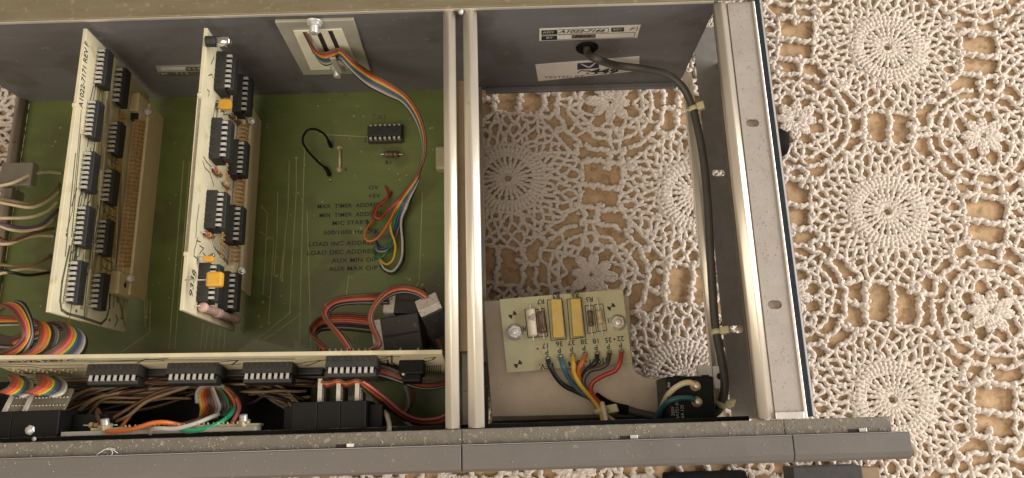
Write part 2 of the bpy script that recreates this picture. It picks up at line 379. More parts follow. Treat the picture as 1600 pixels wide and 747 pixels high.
def medallion(seed):
    y = Yarn(); g = RNG
    th = [i * 2 * math.pi / 24 + g.normal(0, .025) for i in range(24)]
    ring = lambda r, k=48, z=ZL: [p3(r, q * 2 * math.pi / k, z) for q in range(k)]
    y.cord(ring(2.6, 16), .9, .1, True, .1)
    for i, t in enumerate(th):                  # long trebles
        r1 = 13.8 + g.normal(0, .3)
        y.cord([p3(2.4, t, ZL + .3), p3(8, t + g.normal(0, .02), ZL + .7), p3(r1, t + g.normal(0, .03), ZL + .5)], 1.15, .15, False, .1, .34, 2.8, 0, .05)
    y.cord(ring(14.2), 1.15, .2, True, .2, zoff=.4)
    for i in range(48):                         # close outer stitches
        t = i * 2 * math.pi / 48
        y.cord([p3(14.2, t, ZL + .5), p3(17.2, t + .03, ZL + .8), p3(20.4 + g.normal(0, .5), t + .02, ZL + .5)], 1.25, .1, False, .1, .3, 2.4, 0, .05)
    y.cord(ring(17.4), .9, .3, True, .3, zoff=.8); y.cord(ring(20.6), 1.1, .4, True, .3, zoff=.3)
    K = 34; rows = 4; nodes = []
    for k in range(rows + 1):
        row = []
        for i in range(K):
            t = (i + .5 * (k % 2)) * 2 * math.pi / K + g.normal(0, .018)
            f = k / rows; R = (1 - f) * 21.0 + f * (octr(t) - .6) + (g.normal(0, .6) if 0 < k < rows else 0)
            row.append((R, t))
        nodes.append(row)
    for k in range(rows):
        for i in range(K):
            R, t = nodes[k + 1][i]
            for d in ((0, 1) if k % 2 == 1 else (-1, 0)) if False else ((0, 1) if (k + 1) % 2 == 1 else (0, -1)):
                R0, t0 = nodes[k][(i + d) % K]
                y.cord(seg(p3(R0, t0), p3(R, t), g.normal(0, .8)), 1.14, .5, False, .3)
            if g.random() < .7: y.knot(p3(R, t, ZL + .4), 1.3 + g.normal(0, .2))
    a_, h_ = 40.6, 12.2
    corners = [(a_, h_), (h_, a_), (-h_, a_), (-a_, h_), (-a_, -h_), (-h_, -a_), (h_, -a_), (a_, -h_)]
    y.cord(np.array([(a, b, ZL + .2) for a, b in corners]), 1.1, .5, True, .3)
    for i in range(8):
        a = np.array(corners[i]); b = np.array(corners[(i + 1) % 8])
        for f in (.12, .3, .48, .66, .84):
            if g.random() < .85:
                p = a * (1 - f) + b * f; y.knot((p[0] + g.normal(0, .6), p[1] + g.normal(0, .6), ZL + .5), 1.7 + g.normal(0, .25))
    return y
HP = PITCH / 2
def flower(seed):
    y = Yarn(); g = RNG
    y.cord([p3(1.6, q * math.pi / 5) for q in range(10)], .9, .1, True, .1)
    for i in range(8):
        t = i * math.pi / 4 + g.normal(0, .05); L = 10.6 + g.normal(0, .7)
        for s in (-1, -.35, .35, 1):
            y.cord([p3(1.8, t, ZL + .4), p3(L * .45, t + s * .33, ZL + 1.0 - abs(s) * .3), p3(L * .8, t + s * .24, ZL + .9), p3(L + g.normal(0, .4), t + s * .12, ZL + .5)], 1.12, .25, False, .15, .3, 2.6)
        y.knot(p3(L + .3, t + .08, ZL + .6), 1.4); y.knot(p3(L + .3, t - .08, ZL + .6), 1.3)
    K = 15; R1, R2, R3 = 16.4, 22.4, 28.8
    n1 = [(R1 + g.normal(0, .9), (i + .5) * 2 * math.pi / K + g.normal(0, .03)) for i in range(K)]
    n2 = [(R2 + g.normal(0, .9), i * 2 * math.pi / K + g.normal(0, .05)) for i in range(K)]
    for i in range(K):
        t8 = round(((n1[i][1]) / (math.pi / 4)) - .0) * math.pi / 4
        y.cord(seg(p3(12.4, t8 if abs(t8 - n1[i][1]) < .5 else n1[i][1]), p3(*n1[i]), g.normal(0, .6)), 1.1, .3)
        y.cord(seg(p3(*n1[i]), p3(*n1[(i + 1) % K]), -1.4), 1.26, .5)
        for j in (i, (i + 1) % K): y.cord(seg(p3(*n1[i]), p3(*n2[j]), g.normal(0, .9)), 1.26, .5)
        y.knot(p3(n1[i][0], n1[i][1], ZL + .4), 1.35)
        y.cord(seg(p3(*n2[i]), p3(*n2[(i + 1) % K]), -1.3), 1.22, .6, lump=.3)
        y.knot(p3(n2[i][0], n2[i][1], ZL + .4), 1.45)
        n3 = (R3 + g.normal(0, .4), n2[i][1] + .5 * math.pi / K * g.choice((-1, 1)))
        y.cord(seg(p3(*n2[i]), p3(*n3), g.normal(0, .3)), 1.0, .3); y.cord(seg(p3(R3, n2[i][1] - .02), p3(R3, n2[i][1] + 2 * math.pi / K + .02), -1.4), 1.4, .8, lump=.3); y.knot(p3(n3[0], n3[1], ZL + .4), 1.6)
        R, t = R3, n2[i][1]; d = np.array([math.cos(t), math.sin(t)])   # joining bars out to the neighbouring blocks
        best = None
        for s in np.arange(R, 52, .5):
            q = d * s
            ok = False
            for cx in (-HP, HP):
                for cy in (-HP, HP):
                    v = q - np.array([cx, cy]); rr = np.linalg.norm(v)
                    if rr < octr(math.atan2(v[1], v[0])): ok = True
            if abs(q[0]) > HP - 12 and abs(q[1]) < 13 or abs(q[1]) > HP - 12 and abs(q[0]) < 13: ok = True
            if ok: best = s; break
        if best:
            e = p3(best, t + g.normal(0, .03))
            y.cord(seg(p3(R, t), e, g.normal(0, 1.4)), 1.55, .6)
            m_ = .5 * (p3(R, t) + e)
            if best - R > 6: y.knot((m_[0] + g.normal(0, .7), m_[1] + g.normal(0, .7), ZL + .5), 1.9); y.knot((m_[0] + g.normal(0, 1.2), m_[1] + g.normal(0, 1.2), ZL + .6), 1.6)
            y.knot((e[0], e[1], ZL + .5), 2.0); y.knot((e[0] + g.normal(0, 1.5), e[1] + g.normal(0, 1.5), ZL + .5), 1.7)
    return y
def ladder(vert):
    y = Yarn(); g = RNG; h = HP - 40.6 + .4
    for x in (-13, 0, 13):
        b = g.normal(0, .5)
        sgn = np.sign(x)
        P = [(x, -h, ZL), (x - sgn * -1.2 + b, -h * .4, ZL + .3), (x + sgn * 1.2 + b, h * .4, ZL + .3), (x, h, ZL)]
        y.cord(P, 1.6, .7)
        for zz in (-.8, -.35, .35, .8):
            y.knot((x + sgn * 1.0 * (1 - abs(zz)) + b + g.normal(0, .7), h * zz, ZL + .5), 2.1 + g.normal(0, .35))
    for zz in (-1, 1):
        for x in (-13, 0, 13): y.knot((x + g.normal(0, .5), zz * h, ZL + .5), 2.1)
    if not vert:
        y.V = [np.column_stack([v[:, 1], -v[:, 0], v[:, 2]]) for v in y.V]
    return y
lace = thing('lace_tablecloth', 'off-white crocheted lace tablecloth with round wheel motifs lying under the open equipment case', 'tablecloth', (0, 0, ZT))
MED = [medallion(i) for i in range(3)]; FLO = [flower(i) for i in range(4)]
MEDM = [y.mesh('medallion', r) for y in MED for r in (0, math.pi / 2)]
FLOM = [y.mesh('flower_motif', r) for y in FLO for r in (0, math.pi)]
LADV = [ladder(True).mesh('joining_bar') for _ in range(3)]; LADH = [ladder(False).mesh('joining_bar') for _ in range(3)]
def wanted(p): return -430 < p[0] < 470 and -215 < p[1] < 390
cnt = 0
for i in range(-9, 6):
    for j in range(-6, 6):
        for di, dj, meshes, nm in ((0, 0, MEDM, 'medallion'), (.5, .5, FLOM, 'flower_motif'), (.5, 0, LADH, 'joining_bar'), (0, .5, LADV, 'joining_bar')):
            p = O2 + A2 * (i + di) + B2 * (j + dj)
            if wanted(p):
                cnt += 1
                q_ = RNG.normal(0, .028); k_ = 1 + RNG.normal(0, .014); e_ = np.array([math.cos(q_), math.sin(q_), 0]); f_ = np.array([-math.sin(q_), math.cos(q_), 0])
                place(meshes[(i * 3 + j * 5 + cnt) % len(meshes)], nm, lace, (p[0] + RNG.normal(0, .5), p[1] + RNG.normal(0, .5), ZT), e_, f_, Z_, (k_, k_, 1))

# ================================================================== chassis
H = 96.0
ch = thing('equipment_chassis', 'open grey metal instrument case with aluminium rails, seen from above', 'equipment case', (0, 90, 8))
o = MB().abox(-268, 95.9, 182.2, 184.0, 14.8, 96).build('back_wall', 'wall_paint', ch)
o = MB().abox(-12, 94.0, 179.0, 182.1, 15.6, 18.0).build('back_wall_lip', 'wall_paint', ch, bevel=.4)
MB().abox(-300, 113.5, 182.25, 206, 96.03, 97.4).build('back_flange', 'olive_metal', ch, bevel=.35)
MB().abox(-300, 94, 181.9, 182.5, 95.2, 96.6).build('flange_edge', 'bright_edge', ch)
def rail(x, w, y0, y1, ztop, name, material, deep=4.5, k=14):
    h = w / 2; t = .42 * h; pr = [(x + h, ztop - deep), (x + h, ztop - h * .64), (x + h * .96, ztop - h * .50), (x + h * .85, ztop - h * .40)]
    pr += [(x + h * .22, ztop - h * .10), (x + h * .06, ztop - h * .02), (x - h * .06, ztop - h * .02), (x - h * .22, ztop - h * .08)]
    pr += [(x - h * .85, ztop - h * .42), (x - h * .96, ztop - h * .52), (x - h, ztop - h * .64), (x - h, ztop - deep)]
    mb = MB(); P = np.array([(a, y0, z) for a, z in pr]); n = len(P)
    mb.add(np.vstack([P, P + np.array([0, y1 - y0, 0])]), [(i, (i + 1) % n, n + (i + 1) % n, n + i) for i in range(n)], True)
    mb.f += [tuple(range(n)), tuple(range(n, 2 * n))[::-1]]; mb.sm += [False, False]
    return mb.build(name, material, ch)
rail(-25.35, 5.5, -.3, 182.0, H, 'cross_rail', 'rail_metal'); rail(-16.05, 6.3, -.3, 182.0, H, 'cross_rail', 'rail_metal')
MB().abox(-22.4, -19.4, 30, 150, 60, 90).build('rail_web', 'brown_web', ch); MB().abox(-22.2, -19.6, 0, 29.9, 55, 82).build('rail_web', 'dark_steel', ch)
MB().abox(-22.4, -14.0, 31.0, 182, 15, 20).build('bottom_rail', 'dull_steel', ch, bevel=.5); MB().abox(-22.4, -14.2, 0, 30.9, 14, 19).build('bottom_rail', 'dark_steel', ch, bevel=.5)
MB().abox(-19.2, -17.8, 2, 180, 20, 90).build('partition_wall', 'dark_steel', ch)
# right-hand side
rail(97.1, 6.0, -.3, 182.0, H + .3, 'side_rail', 'rail_metal')
def plate_with_slots(x0, x1, y0, y1, z0, z1, slots, axis, name, material):
    # a plate with oblong holes; axis 'z' = lies flat (slots in x,y), 'x' = stands upright (slots in y,z)
    bm = bmesh.new()
    if axis == 'z': U = (x0, x1); V = (y0, y1)
    else: U = (z0, z1); V = (y0, y1)
    outer = [(U[0], V[0]), (U[1], V[0]), (U[1], V[1]), (U[0], V[1])]
    loops = [outer]
    for (cu, cv, lu, lv) in slots:
        r = min(lu, lv) / 2; pts = []
        for q in range(16):
            a = q * 2 * math.pi / 16
            du, dv = r * math.cos(a), r * math.sin(a)
            if lu > lv: du += math.copysign(lu / 2 - r, math.cos(a + 1e-6))
            else: dv += math.copysign(lv / 2 - r, math.sin(a + 1e-6))
            pts.append((cu + du, cv + dv))
        loops.append(pts)
    es = []
    for lp in loops:
        vs = [bm.verts.new((u, v, 0)) for u, v in lp]
        es += [bm.edges.new((vs[i], vs[(i + 1) % len(vs)])) for i in range(len(vs))]
    bmesh.ops.triangle_fill(bm, edges=es, use_beauty=True, normal=(0, 0, 1))
    th = (z1 - z0) if axis == 'z' else (x1 - x0)
    geo = bmesh.ops.extrude_face_region(bm, geom=list(bm.faces))
    bmesh.ops.translate(bm, vec=(0, 0, th), verts=[g for g in geo['geom'] if isinstance(g, bmesh.types.BMVert)])
    bm.verts.ensure_lookup_table()
    b = loc_of(ch)
    for v in bm.verts:
        u, w, t = v.co
        p = (u, w, z0 + t) if axis == 'z' else (x0 + t, w, u)
        v.co = Vector([(p[i] - b[i]) * MM for i in range(3)])
    bmesh.ops.recalc_face_normals(bm, faces=bm.faces)
    me = bpy.data.meshes.new(name); bm.to_mesh(me); bm.free(); me.materials.append(MATS[material])
    o = bpy.data.objects.new(name, me); COL.objects.link(o); o.parent = ch; o['_w'] = list(b); return o
s1, s2 = W(1176, 192, 95.5), W(1211, 476, 95.5)
plate_with_slots(100.2, 111.2, -.3, 182, 94.2, 95.4, [(s1[0], s1[1], 5.6, 3.6), (s2[0], s2[1], 5.6, 3.6)], 'z', 'top_flange', 'flange_metal')
MB().abox(100.6, 110.9, 0, 182, 93.4, 93.9).build('slot_backing', 'dull_steel', ch)  # added plate, close under the slots so they catch light
MB().abox(111.25, 112.3, -.3, 182.2, 87, 96.0).build('edge_strip', 'bright_edge', ch, bevel=.25)
MB().abox(112.35, 115.2, .2, 190, 86, 95.4).build('side_panel', 'blue_vinyl', ch, bevel=.5); MB().abox(115.8, 117, .2, 190, 23.1, 92).build('side_cover', 'dark_steel', ch); MB().abox(115.2, 116, .2, 190, 86.5, 92).build('cover_seam', 'dark_steel', ch); MB().abox(115.25, 115.7, .2, 190, 86, 94.8).build('panel_edge', 'bright_edge', ch)
s3, s4 = W(1123, 270, 23), W(1150.5, 514.5, 23)
plate_with_slots(104.2, 117, 0, 212, 21.8, 23.0, [(s3[0], s3[1], 7.0, 3.9), (s4[0], s4[1], 7.0, 3.9)], 'z', 'bottom_flange', 'dark_steel')
MB().abox(115.0, 115.7, 0, 186, 23.02, 23.6).build('flange_crease', 'dull_steel', ch)
rail(99.6, 5.0, 0, 186, 22, 'bottom_rail', 'rail_metal')
# left-hand side
MB().abox(-274, -268.1, 0, 184, 92, 96).build('top_flange', 'flange_metal', ch)
rail(-268.3, 5.6, 0, 186, 22, 'bottom_rail', 'dull_steel')
MB().abox(-284.5, -280.5, 0, 190, 20, 23).build('side_panel', 'blue_vinyl', ch, bevel=.4)
# front: dusty strip and bar, each in three lengths
for x0, x1 in ((-300, -21.75), (-21.55, 102.7), (102.9, 144)):
    MB().abox(x0, x1, -6.3, -.6, 88, 96).build('front_strip', 'strip_paint', ch, bevel=.3)
for x0, x1 in ((-300, -21.9), (-21.4, 104.6), (105.0, 149.6)):
    P = [(-6.35, 90), (-6.35, 97.6), (-6.7, 98), (-13.6, 98), (-15.6, 97.2), (-16.5, 95.5), (-16.5, 90)]
    o = MB().prism([(x0, y, z) for y, z in P], (x1 - x0, 0, 0)).build('front_bar', 'bar_paint', ch, bevel=.18, seg=1)
    MB().abox(x0, x1, -6.55, -6.32, 97.0, 98.1).build('bar_lip', 'bar_edge', o)
MB().abox(-300, 94, -.58, 1.2, 16, 82).build('front_panel', 'block_black', ch)
MB().abox(-262, -98, 1.6, 27.5, 33, 34.5).build('dark_fill_plate', 'block_black', ch)  # black plate added to deepen the shade behind the terminal strip
MB().abox(112, 144, -6.2, -5, 40, 87.5).build('bracket_ear', 'dark_steel', ch)
for px, py in ((540, 698), (983, 686), (1340, 672)):
    p = W(px, py, 96); MB().abox(p[0] - 3.6, p[0] + 3.6, -6.2, -4.9, 95.5, 96.15).build('slot', 'slot_dark', ch); MB().abox(p[0] + .4, p[0] + 3.4, -6.1, -4.6, 95.6, 96.6).build('clip_end', 'zinc', ch, bevel=.2)
MB().abox(-205, -196, -16.6, -15.0, 98.02, 98.2)
p = W(1236, 651, 96); MB().abox(p[0] - 6, p[0] + 5, p[1] - .8, p[1] + 1.8, 95.45, 96.6).build('corner_tab', 'bright_edge', ch, bevel=.3)
p = WY(720, 17, 181.5); MB().lathe(p, (0, -1, 0), [(0, 1.2), (1.2, 1.1), (1.8, .6), (1.9, .01)]).build('screw_tip', 'zinc', ch)
p = W(759, 608, 20); MB().lathe(p, Z_, [(-1, .01), (-.5, 1.0), (.1, 1.7), (.3, 1.7), (.3, .9), (-.3, .8), (-.3, .01)]).build('rivet', 'dull_steel', ch)
# feet and the low front parts
o = MB().lathe((141, 147.5, 9), X_, [(0, 8.5), (9, 8.2), (12, 6.5), (13.2, 3.5), (13.4, .01)], 24).build('rubber_foot', 'rubber_black', ch)
MB().abox(116, 141, 142, 153, 4, 14).build('foot_bracket', 'dark_steel', ch)
MB().abox(72, 112, -44, -24.6, 0.5, 12).build('rubber_foot', 'rubber_black', ch, bevel=1.5)
MB().abox(130, 163, -44, -22.8, 10, 24).build('front_foot', 'socket_black', ch, bevel=.6); MB().abox(163.2, 172, -44, -24, 10, 22).build('foot_pad', 'brown_web', ch, bevel=.5)
# grommet and printed labels on the back wall
G = WY(917, 74, 182.2)
MB().lathe(G, (0, -1, 0), [(-.5, 5.6), (.5, 5.6), (1.2, 5.0), (1.4, 4.2), (1.2, 3.2), (.2, 2.8), (-.3, .01)], 28).build('grommet', 'rubber_black', ch)
def on_wall(px, py, d=0.0): q = WY(px, py, 182.2); return q - Y_ * d
def quad_on_wall(px4, material, name, parent, d0, d1, label=None):
    P = [WY(x, y, 182.2) * [1, 0, 1] + [0, 182.2 - d0, 0] for x, y in px4]; return MB().prism(P, (0, -(d1 - d0), 0)).build(name, material, parent, label)
lab = quad_on_wall([(843, 44.5), (1001, 38.5), (995.5, 58.5), (842.5, 63.5)], 'paper', 'assembly_label', ch, .05, .2, 'white assembly sticker with black boxes')
for q in ([(846, 47), (871, 46), (871, 53), (846, 54)], [(846, 56), (870.5, 55.2), (870.5, 61.5), (846, 62.3)], [(955, 42.7), (975, 42), (975, 48.6), (955, 49.2)]):
    quad_on_wall(q, 'ink', 'printed_box', lab, .21, .24)
for q in ([(872, 45.6), (951, 42.9), (951, 43.6), (872, 46.3)], [(872, 52.6), (951, 49.6), (951, 50.1), (872, 53.1)], [(846, 54.6), (992, 49.7), (992, 50.3), (846, 55.2)], [(846, 62.0), (990, 57.5), (990, 58), (846, 62.6)], [(950, 43), (951, 43), (951, 50), (950, 50)], [(996, 41), (997, 41), (995, 48), (994, 48)], [(992, 50), (993, 50), (991, 57.5), (990, 57.5)]):
    quad_on_wall(q, 'ink', 'ruled_line', lab, .21, .24)
quad_on_wall([(893, 54.2), (931, 53), (930.5, 58.5), (893, 59.7)], 'ink_brown', 'printed_box', lab, .21, .23)
text('ASSY', on_wall(848, 50.3, .27), X_, Z_, 2.5, 'ink_white', lab); text('BY', on_wall(853, 58.6, .27), X_, Z_, 2.5, 'ink_white', lab, wide=1.2)
text('REV', on_wall(957.5, 45.6, .27), X_, Z_, 2.4, 'ink_white', lab, wide=1.1); text('F', on_wall(983, 44.9, .27), X_, Z_, 3.0, 'ink', lab, shear=.4, bold=.08, wide=1.3)
text('A1022-7166', on_wall(873, 49.2, .27), X_, Z_, 3.4, 'ink', lab, shear=.35, bold=.10, wide=1.28); text('3813', on_wall(896, 56.6, .27), X_, Z_, 3.2, 'ink', lab, shear=.3, bold=.12, wide=1.25)
lab = quad_on_wall([(836.5, 100.5), (999, 87.5), (999, 110), (841, 126.5)], 'paper', 'test_label', ch, .05, .2, 'white inspection sticker with a dark blue emblem')
text('TESTED BY', on_wall(850, 120.6, .27), X_, Z_ + .0 * X_, 3.4, 'ink_brown', lab, wide=1.32)
quad_on_wall([(902, 98.5), (936, 96), (936, 106), (902, 108.5)], 'ink_blue', 'emblem', lab, .21, .24)
mbb = MB()
for q in ([(907, 99.6), (909, 99.2), (921, 103.8), (919, 105.4), (914, 103.2)], [(931, 97.6), (929.5, 97.3), (920, 103.8), (921, 105.4), (926, 102.5)]):
    mbb.prism([WY(x, y, 182.2) * [1, 0, 1] + [0, 182.2 - .25, 0] for x, y in q], (0, -.03, 0))
mbb.build('emblem_bird', 'ink_white', lab)
text(':449', on_wall(915, 111.5, .27), nrm(X_ + .09 * Z_), Z_, 7.2, 'ink', lab, shear=.2, bold=.22, wide=1.35)
mbb = MB()
mbb.tube([on_wall(x, y, .3) for x, y in [(903, 113), (908, 109.5), (914, 110), (921, 110)]], .3, 5); mbb.tube([on_wall(x, y, .3) for x, y in [(966, 105), (972, 108), (980, 108.4)]], .3, 5)
mbb.tube([on_wall(x, y, .3) for x, y in [(905, 117.5), (960, 112), (990, 109)]], .09, 5); mbb.build('pen_stroke', 'ink', lab)
lab = quad_on_wall([(243, 103), (331, 100.5), (331, 116.5), (250, 119)], 'foil_label', 'assembly_label', ch, .05, .2, 'faded silver sticker behind the second card')
for q in ([(291, 104.5), (331, 103.5), (331, 109.5), (291, 110.5)], [(248, 112.5), (331, 110.7), (331, 117), (250, 118.7)]): quad_on_wall(q, 'tracks_dark', 'printed_box', lab, .21, .24)
text('2 3 8', on_wall(293, 107.2, .27), X_, Z_, 2.3, 'ink_white', lab, wide=1.4); text('BY    7 1 2', on_wall(252, 115, .27), X_, Z_, 2.3, 'ink_white', lab, wide=1.4)
quad_on_wall([(251, 104.8), (289, 103.9), (289, 108.5), (252, 109.6)], 'ink_white', 'printed_box', lab, .21, .24)

# ================================================================== mother board
ZM = 17.0
mo = thing('motherboard', 'large green circuit board lying flat on the floor of the case, lettered in black', 'circuit board', (-150, 90, 15))
MB().abox(-265.6, -22.6, 1.5, 182.19, 15.4, ZM).build('board', 'pcb_green', mo)
tr = MB()
def mtrk(pts, w=.5): polystrip(tr, [W(x, y, ZM) for x, y in pts], w, Z_, .06)
for pts in ([(287, 252), (264, 545)], [(297, 252), (273, 545)], [(318, 505), (313, 546)], [(326, 510), (321, 546)], [(335, 512), (331, 546)], [(344, 513), (341, 546)], [(352, 515), (350, 546)],
            [(463, 247), (463, 300), (456, 420), (453, 487)], [(476, 230), (473, 330), (469, 487), (468, 545)], [(408, 322), (418, 333), (415, 395), (411, 460)], [(405, 362), (428, 375), (424, 440), (420, 502)], [(452, 252), (450, 330), (440, 420), (438, 435)],
            [(434, 300), (433, 370), (428, 430)], [(452, 490), (415, 520), (372, 549)], [(468, 492), (430, 520), (388, 546)], [(445, 383), (441, 437)], [(231, 420), (229, 495)], [(235, 470), (234, 520), (190, 550)], [(225, 445), (227, 510)],
            [(500, 210), (575, 214)], [(480, 332), (486, 545)], [(660, 300), (655, 440), (648, 450)], [(545, 430), (540, 470)]): mtrk(pts)
tr.build('track', 'pcb_trace', mo, kind='stuff')
pd = MB()
for x, y in ((432, 431), (441, 438), (453, 489), (469, 490), (411, 472), (404, 494), (420, 505), (408, 510), (229, 496), (516, 231), (516, 281), (463, 247), (476, 231), (640, 437), (470, 435), (560, 475), (660, 445)): pd.cyl(W(x, y, ZM), Z_, .75, .12, 12)
pd.build('solder_pad', 'pcb_trace', mo, kind='stuff')
gv = np.random.default_rng(9); vi = MB()
for k in range(150):
    x = gv.uniform(60, 690); y = gv.uniform(150, 545); q = W(x, y, ZM)
    if -260 < q[0] < -26: vi.lathe(q, Z_, [(0, gv.uniform(.3, .6)), (.12, .3), (.2, .01)], 7)
vi.build('via', 'pcb_trace', mo, kind='stuff')
dk = MB()
for x, y in ((453, 490), (410, 446), (404, 365), (402, 305), (585, 180), (340, 150), (448, 148), (540, 148), (232, 410), (520, 360)): dk.abox(*sum([[q - h, q + h] for q, h in zip(W(x, y, ZM)[:2], (1.2, .9))], []), ZM, ZM + .05)
dk.build('track', 'tracks_dark', mo, kind='stuff')
ic = W(601, 205, 22); dip(mo, (ic[0], ic[1], ZM), -X_, -Y_, Z_, 7, 2.54, sock=2.2)
text('IC1', W(597, 183, ZM + .1), X_, Y_, 3.0, 'ink', mo, 'CENTER'); text('J', W(571, 218, ZM + .1), X_, Y_, 3.4, 'ink', mo, 'CENTER')
resistor(mo, W(595, 243, ZM), W(630, 243, ZM), 1.75, 'res_brown', lift=1.8, frac=.62, bands=((-.2, 'tracks_dark'), (.25, 'ink')))
text('R1', W(607, 254.5, ZM + .1), X_, Y_, 3.2, 'ink', mo, 'CENTER', bold=.05); text('A', W(540, 265, ZM + .1), X_, Y_, 3.2, 'ink', mo, 'CENTER'); text('B', W(516, 281.5, ZM + .1), X_, Y_, 3.2, 'ink', mo, 'CENTER', bold=.08)
l = MB(); l.tube([W(531, 231, ZM + .6), W(531, 264, ZM + .6)], .75, 8); l.lathe(W(531, 231, ZM), Z_, [(0, 1.4), (1, 1.2), (1.3, .01)]); l.lathe(W(530.5, 265, ZM), Z_, [(0, 1.5), (1, 1.3), (1.3, .01)]); l.build('wire_link', 'res_tan', mo)
for s, x, y, sz in (('OV', 591, 293, 3.1), ('+5V', 594, 306, 3.1), ('MAX  TIMER  ADDRESS', 597, 320, 3.1), ('MIN  TIMER  ADDRESS', 597, 334, 3.1), ('M/C START', 575, 347.5, 3.1), ('500/1000 Hz CLK', 592, 361.5, 3.2), ('LOAD INC ADDRESS', 590, 379, 3.2), ('LOAD DEC ADDRESS', 590, 392.5, 3.2), ('AUX MIN O/P', 590, 405.5, 3.2), ('AUX MAX O/P', 590, 418.5, 3.2)):
    text(s, W(x, y, ZM + .1), X_, Y_, sz, 'ink', mo, 'RIGHT', bold=.07, wide={'MAX  TIMER  ADDRESS': 1.02, 'MIN  TIMER  ADDRESS': 1.02}.get(s, 1.16), space=1.08)
cl = W(687, 248, 22); MB().abox(cl[0] - 2, cl[0] + 4, cl[1] - 6.5, cl[1] + 6.5, ZM, 24).build('board_clip', 'pcb_olive', mo, bevel=1.0)
jw = [W(x, y, z) for x, y, z in [(517, 230, 18), (515, 224, 20), (507, 210, 25), (493, 202, 28), (480, 204, 28), (473, 217, 27), (478, 232, 25), (497, 253, 22), (510, 264, 20), (515, 275, 18)]]
jr = thing('jumper_wire', 'thin black jumper wire looping between two holes of the green board', 'wire', jw[0])
MB().tube(catmull(jw), .62, 8).build('insulation', 'rubber_black', jr); MB().tube(catmull(jw[:3], 4)[:6], 1.05, 8).build('sleeve', 'rubber_black', jr); MB().tube(catmull(jw[-3:], 4)[3:], 1.05, 8).build('sleeve', 'rubber_black', jr)

# ================================================================== plug-in cards
def card(label, P0, dz, back, front, zt, zb, notch):
    top = np.array(P0, float); bot = top + np.array([-dz, 0, -(zt - zb)]); w = nrm(bot - top); n = nrm(np.cross(-Y_, w))
    if n[0] < 0: n = -n
    root = thing('circuit_card', label, 'circuit board', (bot[0], (back + front) / 2, bot[2]), 'plug-in circuit cards standing in the case')
    Hh = np.linalg.norm(bot - top)
    def L(y, d, e=0.0): return np.array([top[0], y, top[2]]) + w * d + n * e
    P = [L(back, 0), L(back, Hh), L(front + 1.5, Hh), L(front + 1.2, Hh + 1.0), L(front + 3, Hh + 1.0), L(front + 3, Hh), L(front, Hh), L(front, .0)]
    for yy in notch: P += [L(yy - 1.6, 0), L(yy - 1.0, -1.0), L(yy + .4, -1.0), L(yy + 1.0, 0)]
    P = [p for i, p in enumerate(P)]
    b = MB().prism([p - n * 1.6 for p in P], n * 1.6).build('board', 'pcb_cream', root, bevel=.12, seg=1)
    return root, L, w, n, top
def on_card(px, py, c, e=0.0):
    root, L, w, n, top = c; return WP(px, py, top + n * e, n)
def chip_on(c, a, b, N_, sock=0.0, row=7.62, tight=1.0, **k):
    root, L, w, n, top = c
    A = on_card(*a, c); B = on_card(*b, c); ln = np.linalg.norm(B - A); ex = nrm(B - A); ex = nrm(ex - w * np.dot(ex, w))
    pitch = ln / (N_ - 1 + .4) if not sock else ln / (N_ + .25)
    return dip(root, (A + B) / 2 + w * (row / 2 - (.2 if not sock else -1.0)), ex, w, n, N_, pitch, row, sock, **k)
def edge_connector(c, y0, y1, d0, d1, npin, pinrows, ear_front, screw, back_screw):
    root, L, w, n, top = c
    mb = MB(); C = lambda ya, yb, da, db, ea, eb: mb.box((L(ya, da, ea) + L(yb, db, eb)) / 2, (Y_, w, n), (abs(yb - ya) / 2, abs(db - da) / 2, abs(eb - ea) / 2))
    C(y0, y1, d0 + 3, d1, .05, 3.6)
    conn = mb.build('edge_connector', 'connector_tan', root, bevel=.5)
    mb = MB(); C(y0 - 2, y0 + 9, d0 - 1.5, d1 - 2, .05, 4.4); mb.build('mounting_ear', 'connector_tan', conn, bevel=.5)
    mb = MB(); C(y1 - 8, y1 + 2, d0 - 1.5, d1 - 2, .05, 4.4); mb.build('mounting_ear', 'connector_tan', conn, bevel=.5)
    mb = MB(); C(y0 - 1, y1 + 1, d0 + 9, d1 + 8, 3.65, 5.4); mb.build('receptacle', 'connector_tan', conn, bevel=.5)
    mb = MB(); ps = (y1 - y0 - 22) / npin
    for k in range(npin):
        y = y0 + 11 + (k + .5) * ps
        for r_, (e0, e1, dd) in enumerate(pinrows):
            mb.box(L(y + (.5 * ps if r_ % 2 else 0), dd, (e0 + e1) / 2), (Y_, w, n), (ps * .2, .3, (e1 - e0) / 2))
            mb.box(L(y + (.5 * ps if r_ % 2 else 0), dd + 1.0, e1 - .3), (Y_, w, n), (ps * .22, .9, .22))
    mb.build('contact', 'amber_pins', conn, kind='stuff')
    mb = MB()
    for k in range(npin):
        y = y0 + 11 + (k + .5) * ps
        for dd in (d0 - 8, d0 - 5.4): mb.lathe(L(y, dd, 0), n, [(0, .8), (.5, .7), (.9, .35), (1.0, .01)], 8)
    mb.build('solder_joint', 'amber_pins', root, kind='stuff')
    q = L(y0 + 3.2, d0 + 5.0, 4.4); MB().lathe(q, n, [(-.6, .01), (-.2, 1.3), (.05, 1.35), (.06, .01)], 16).build('hole', 'slot_dark', conn)
    for s in (screw, back_screw):
        q = L(s, d0 + 7.5, 5.0); o = hexnut(conn, q - w * 1.0 + n * .6, -w * .5 + n * .3, 2.0, 2.2, 'zinc', 'nut', .8)
    return conn
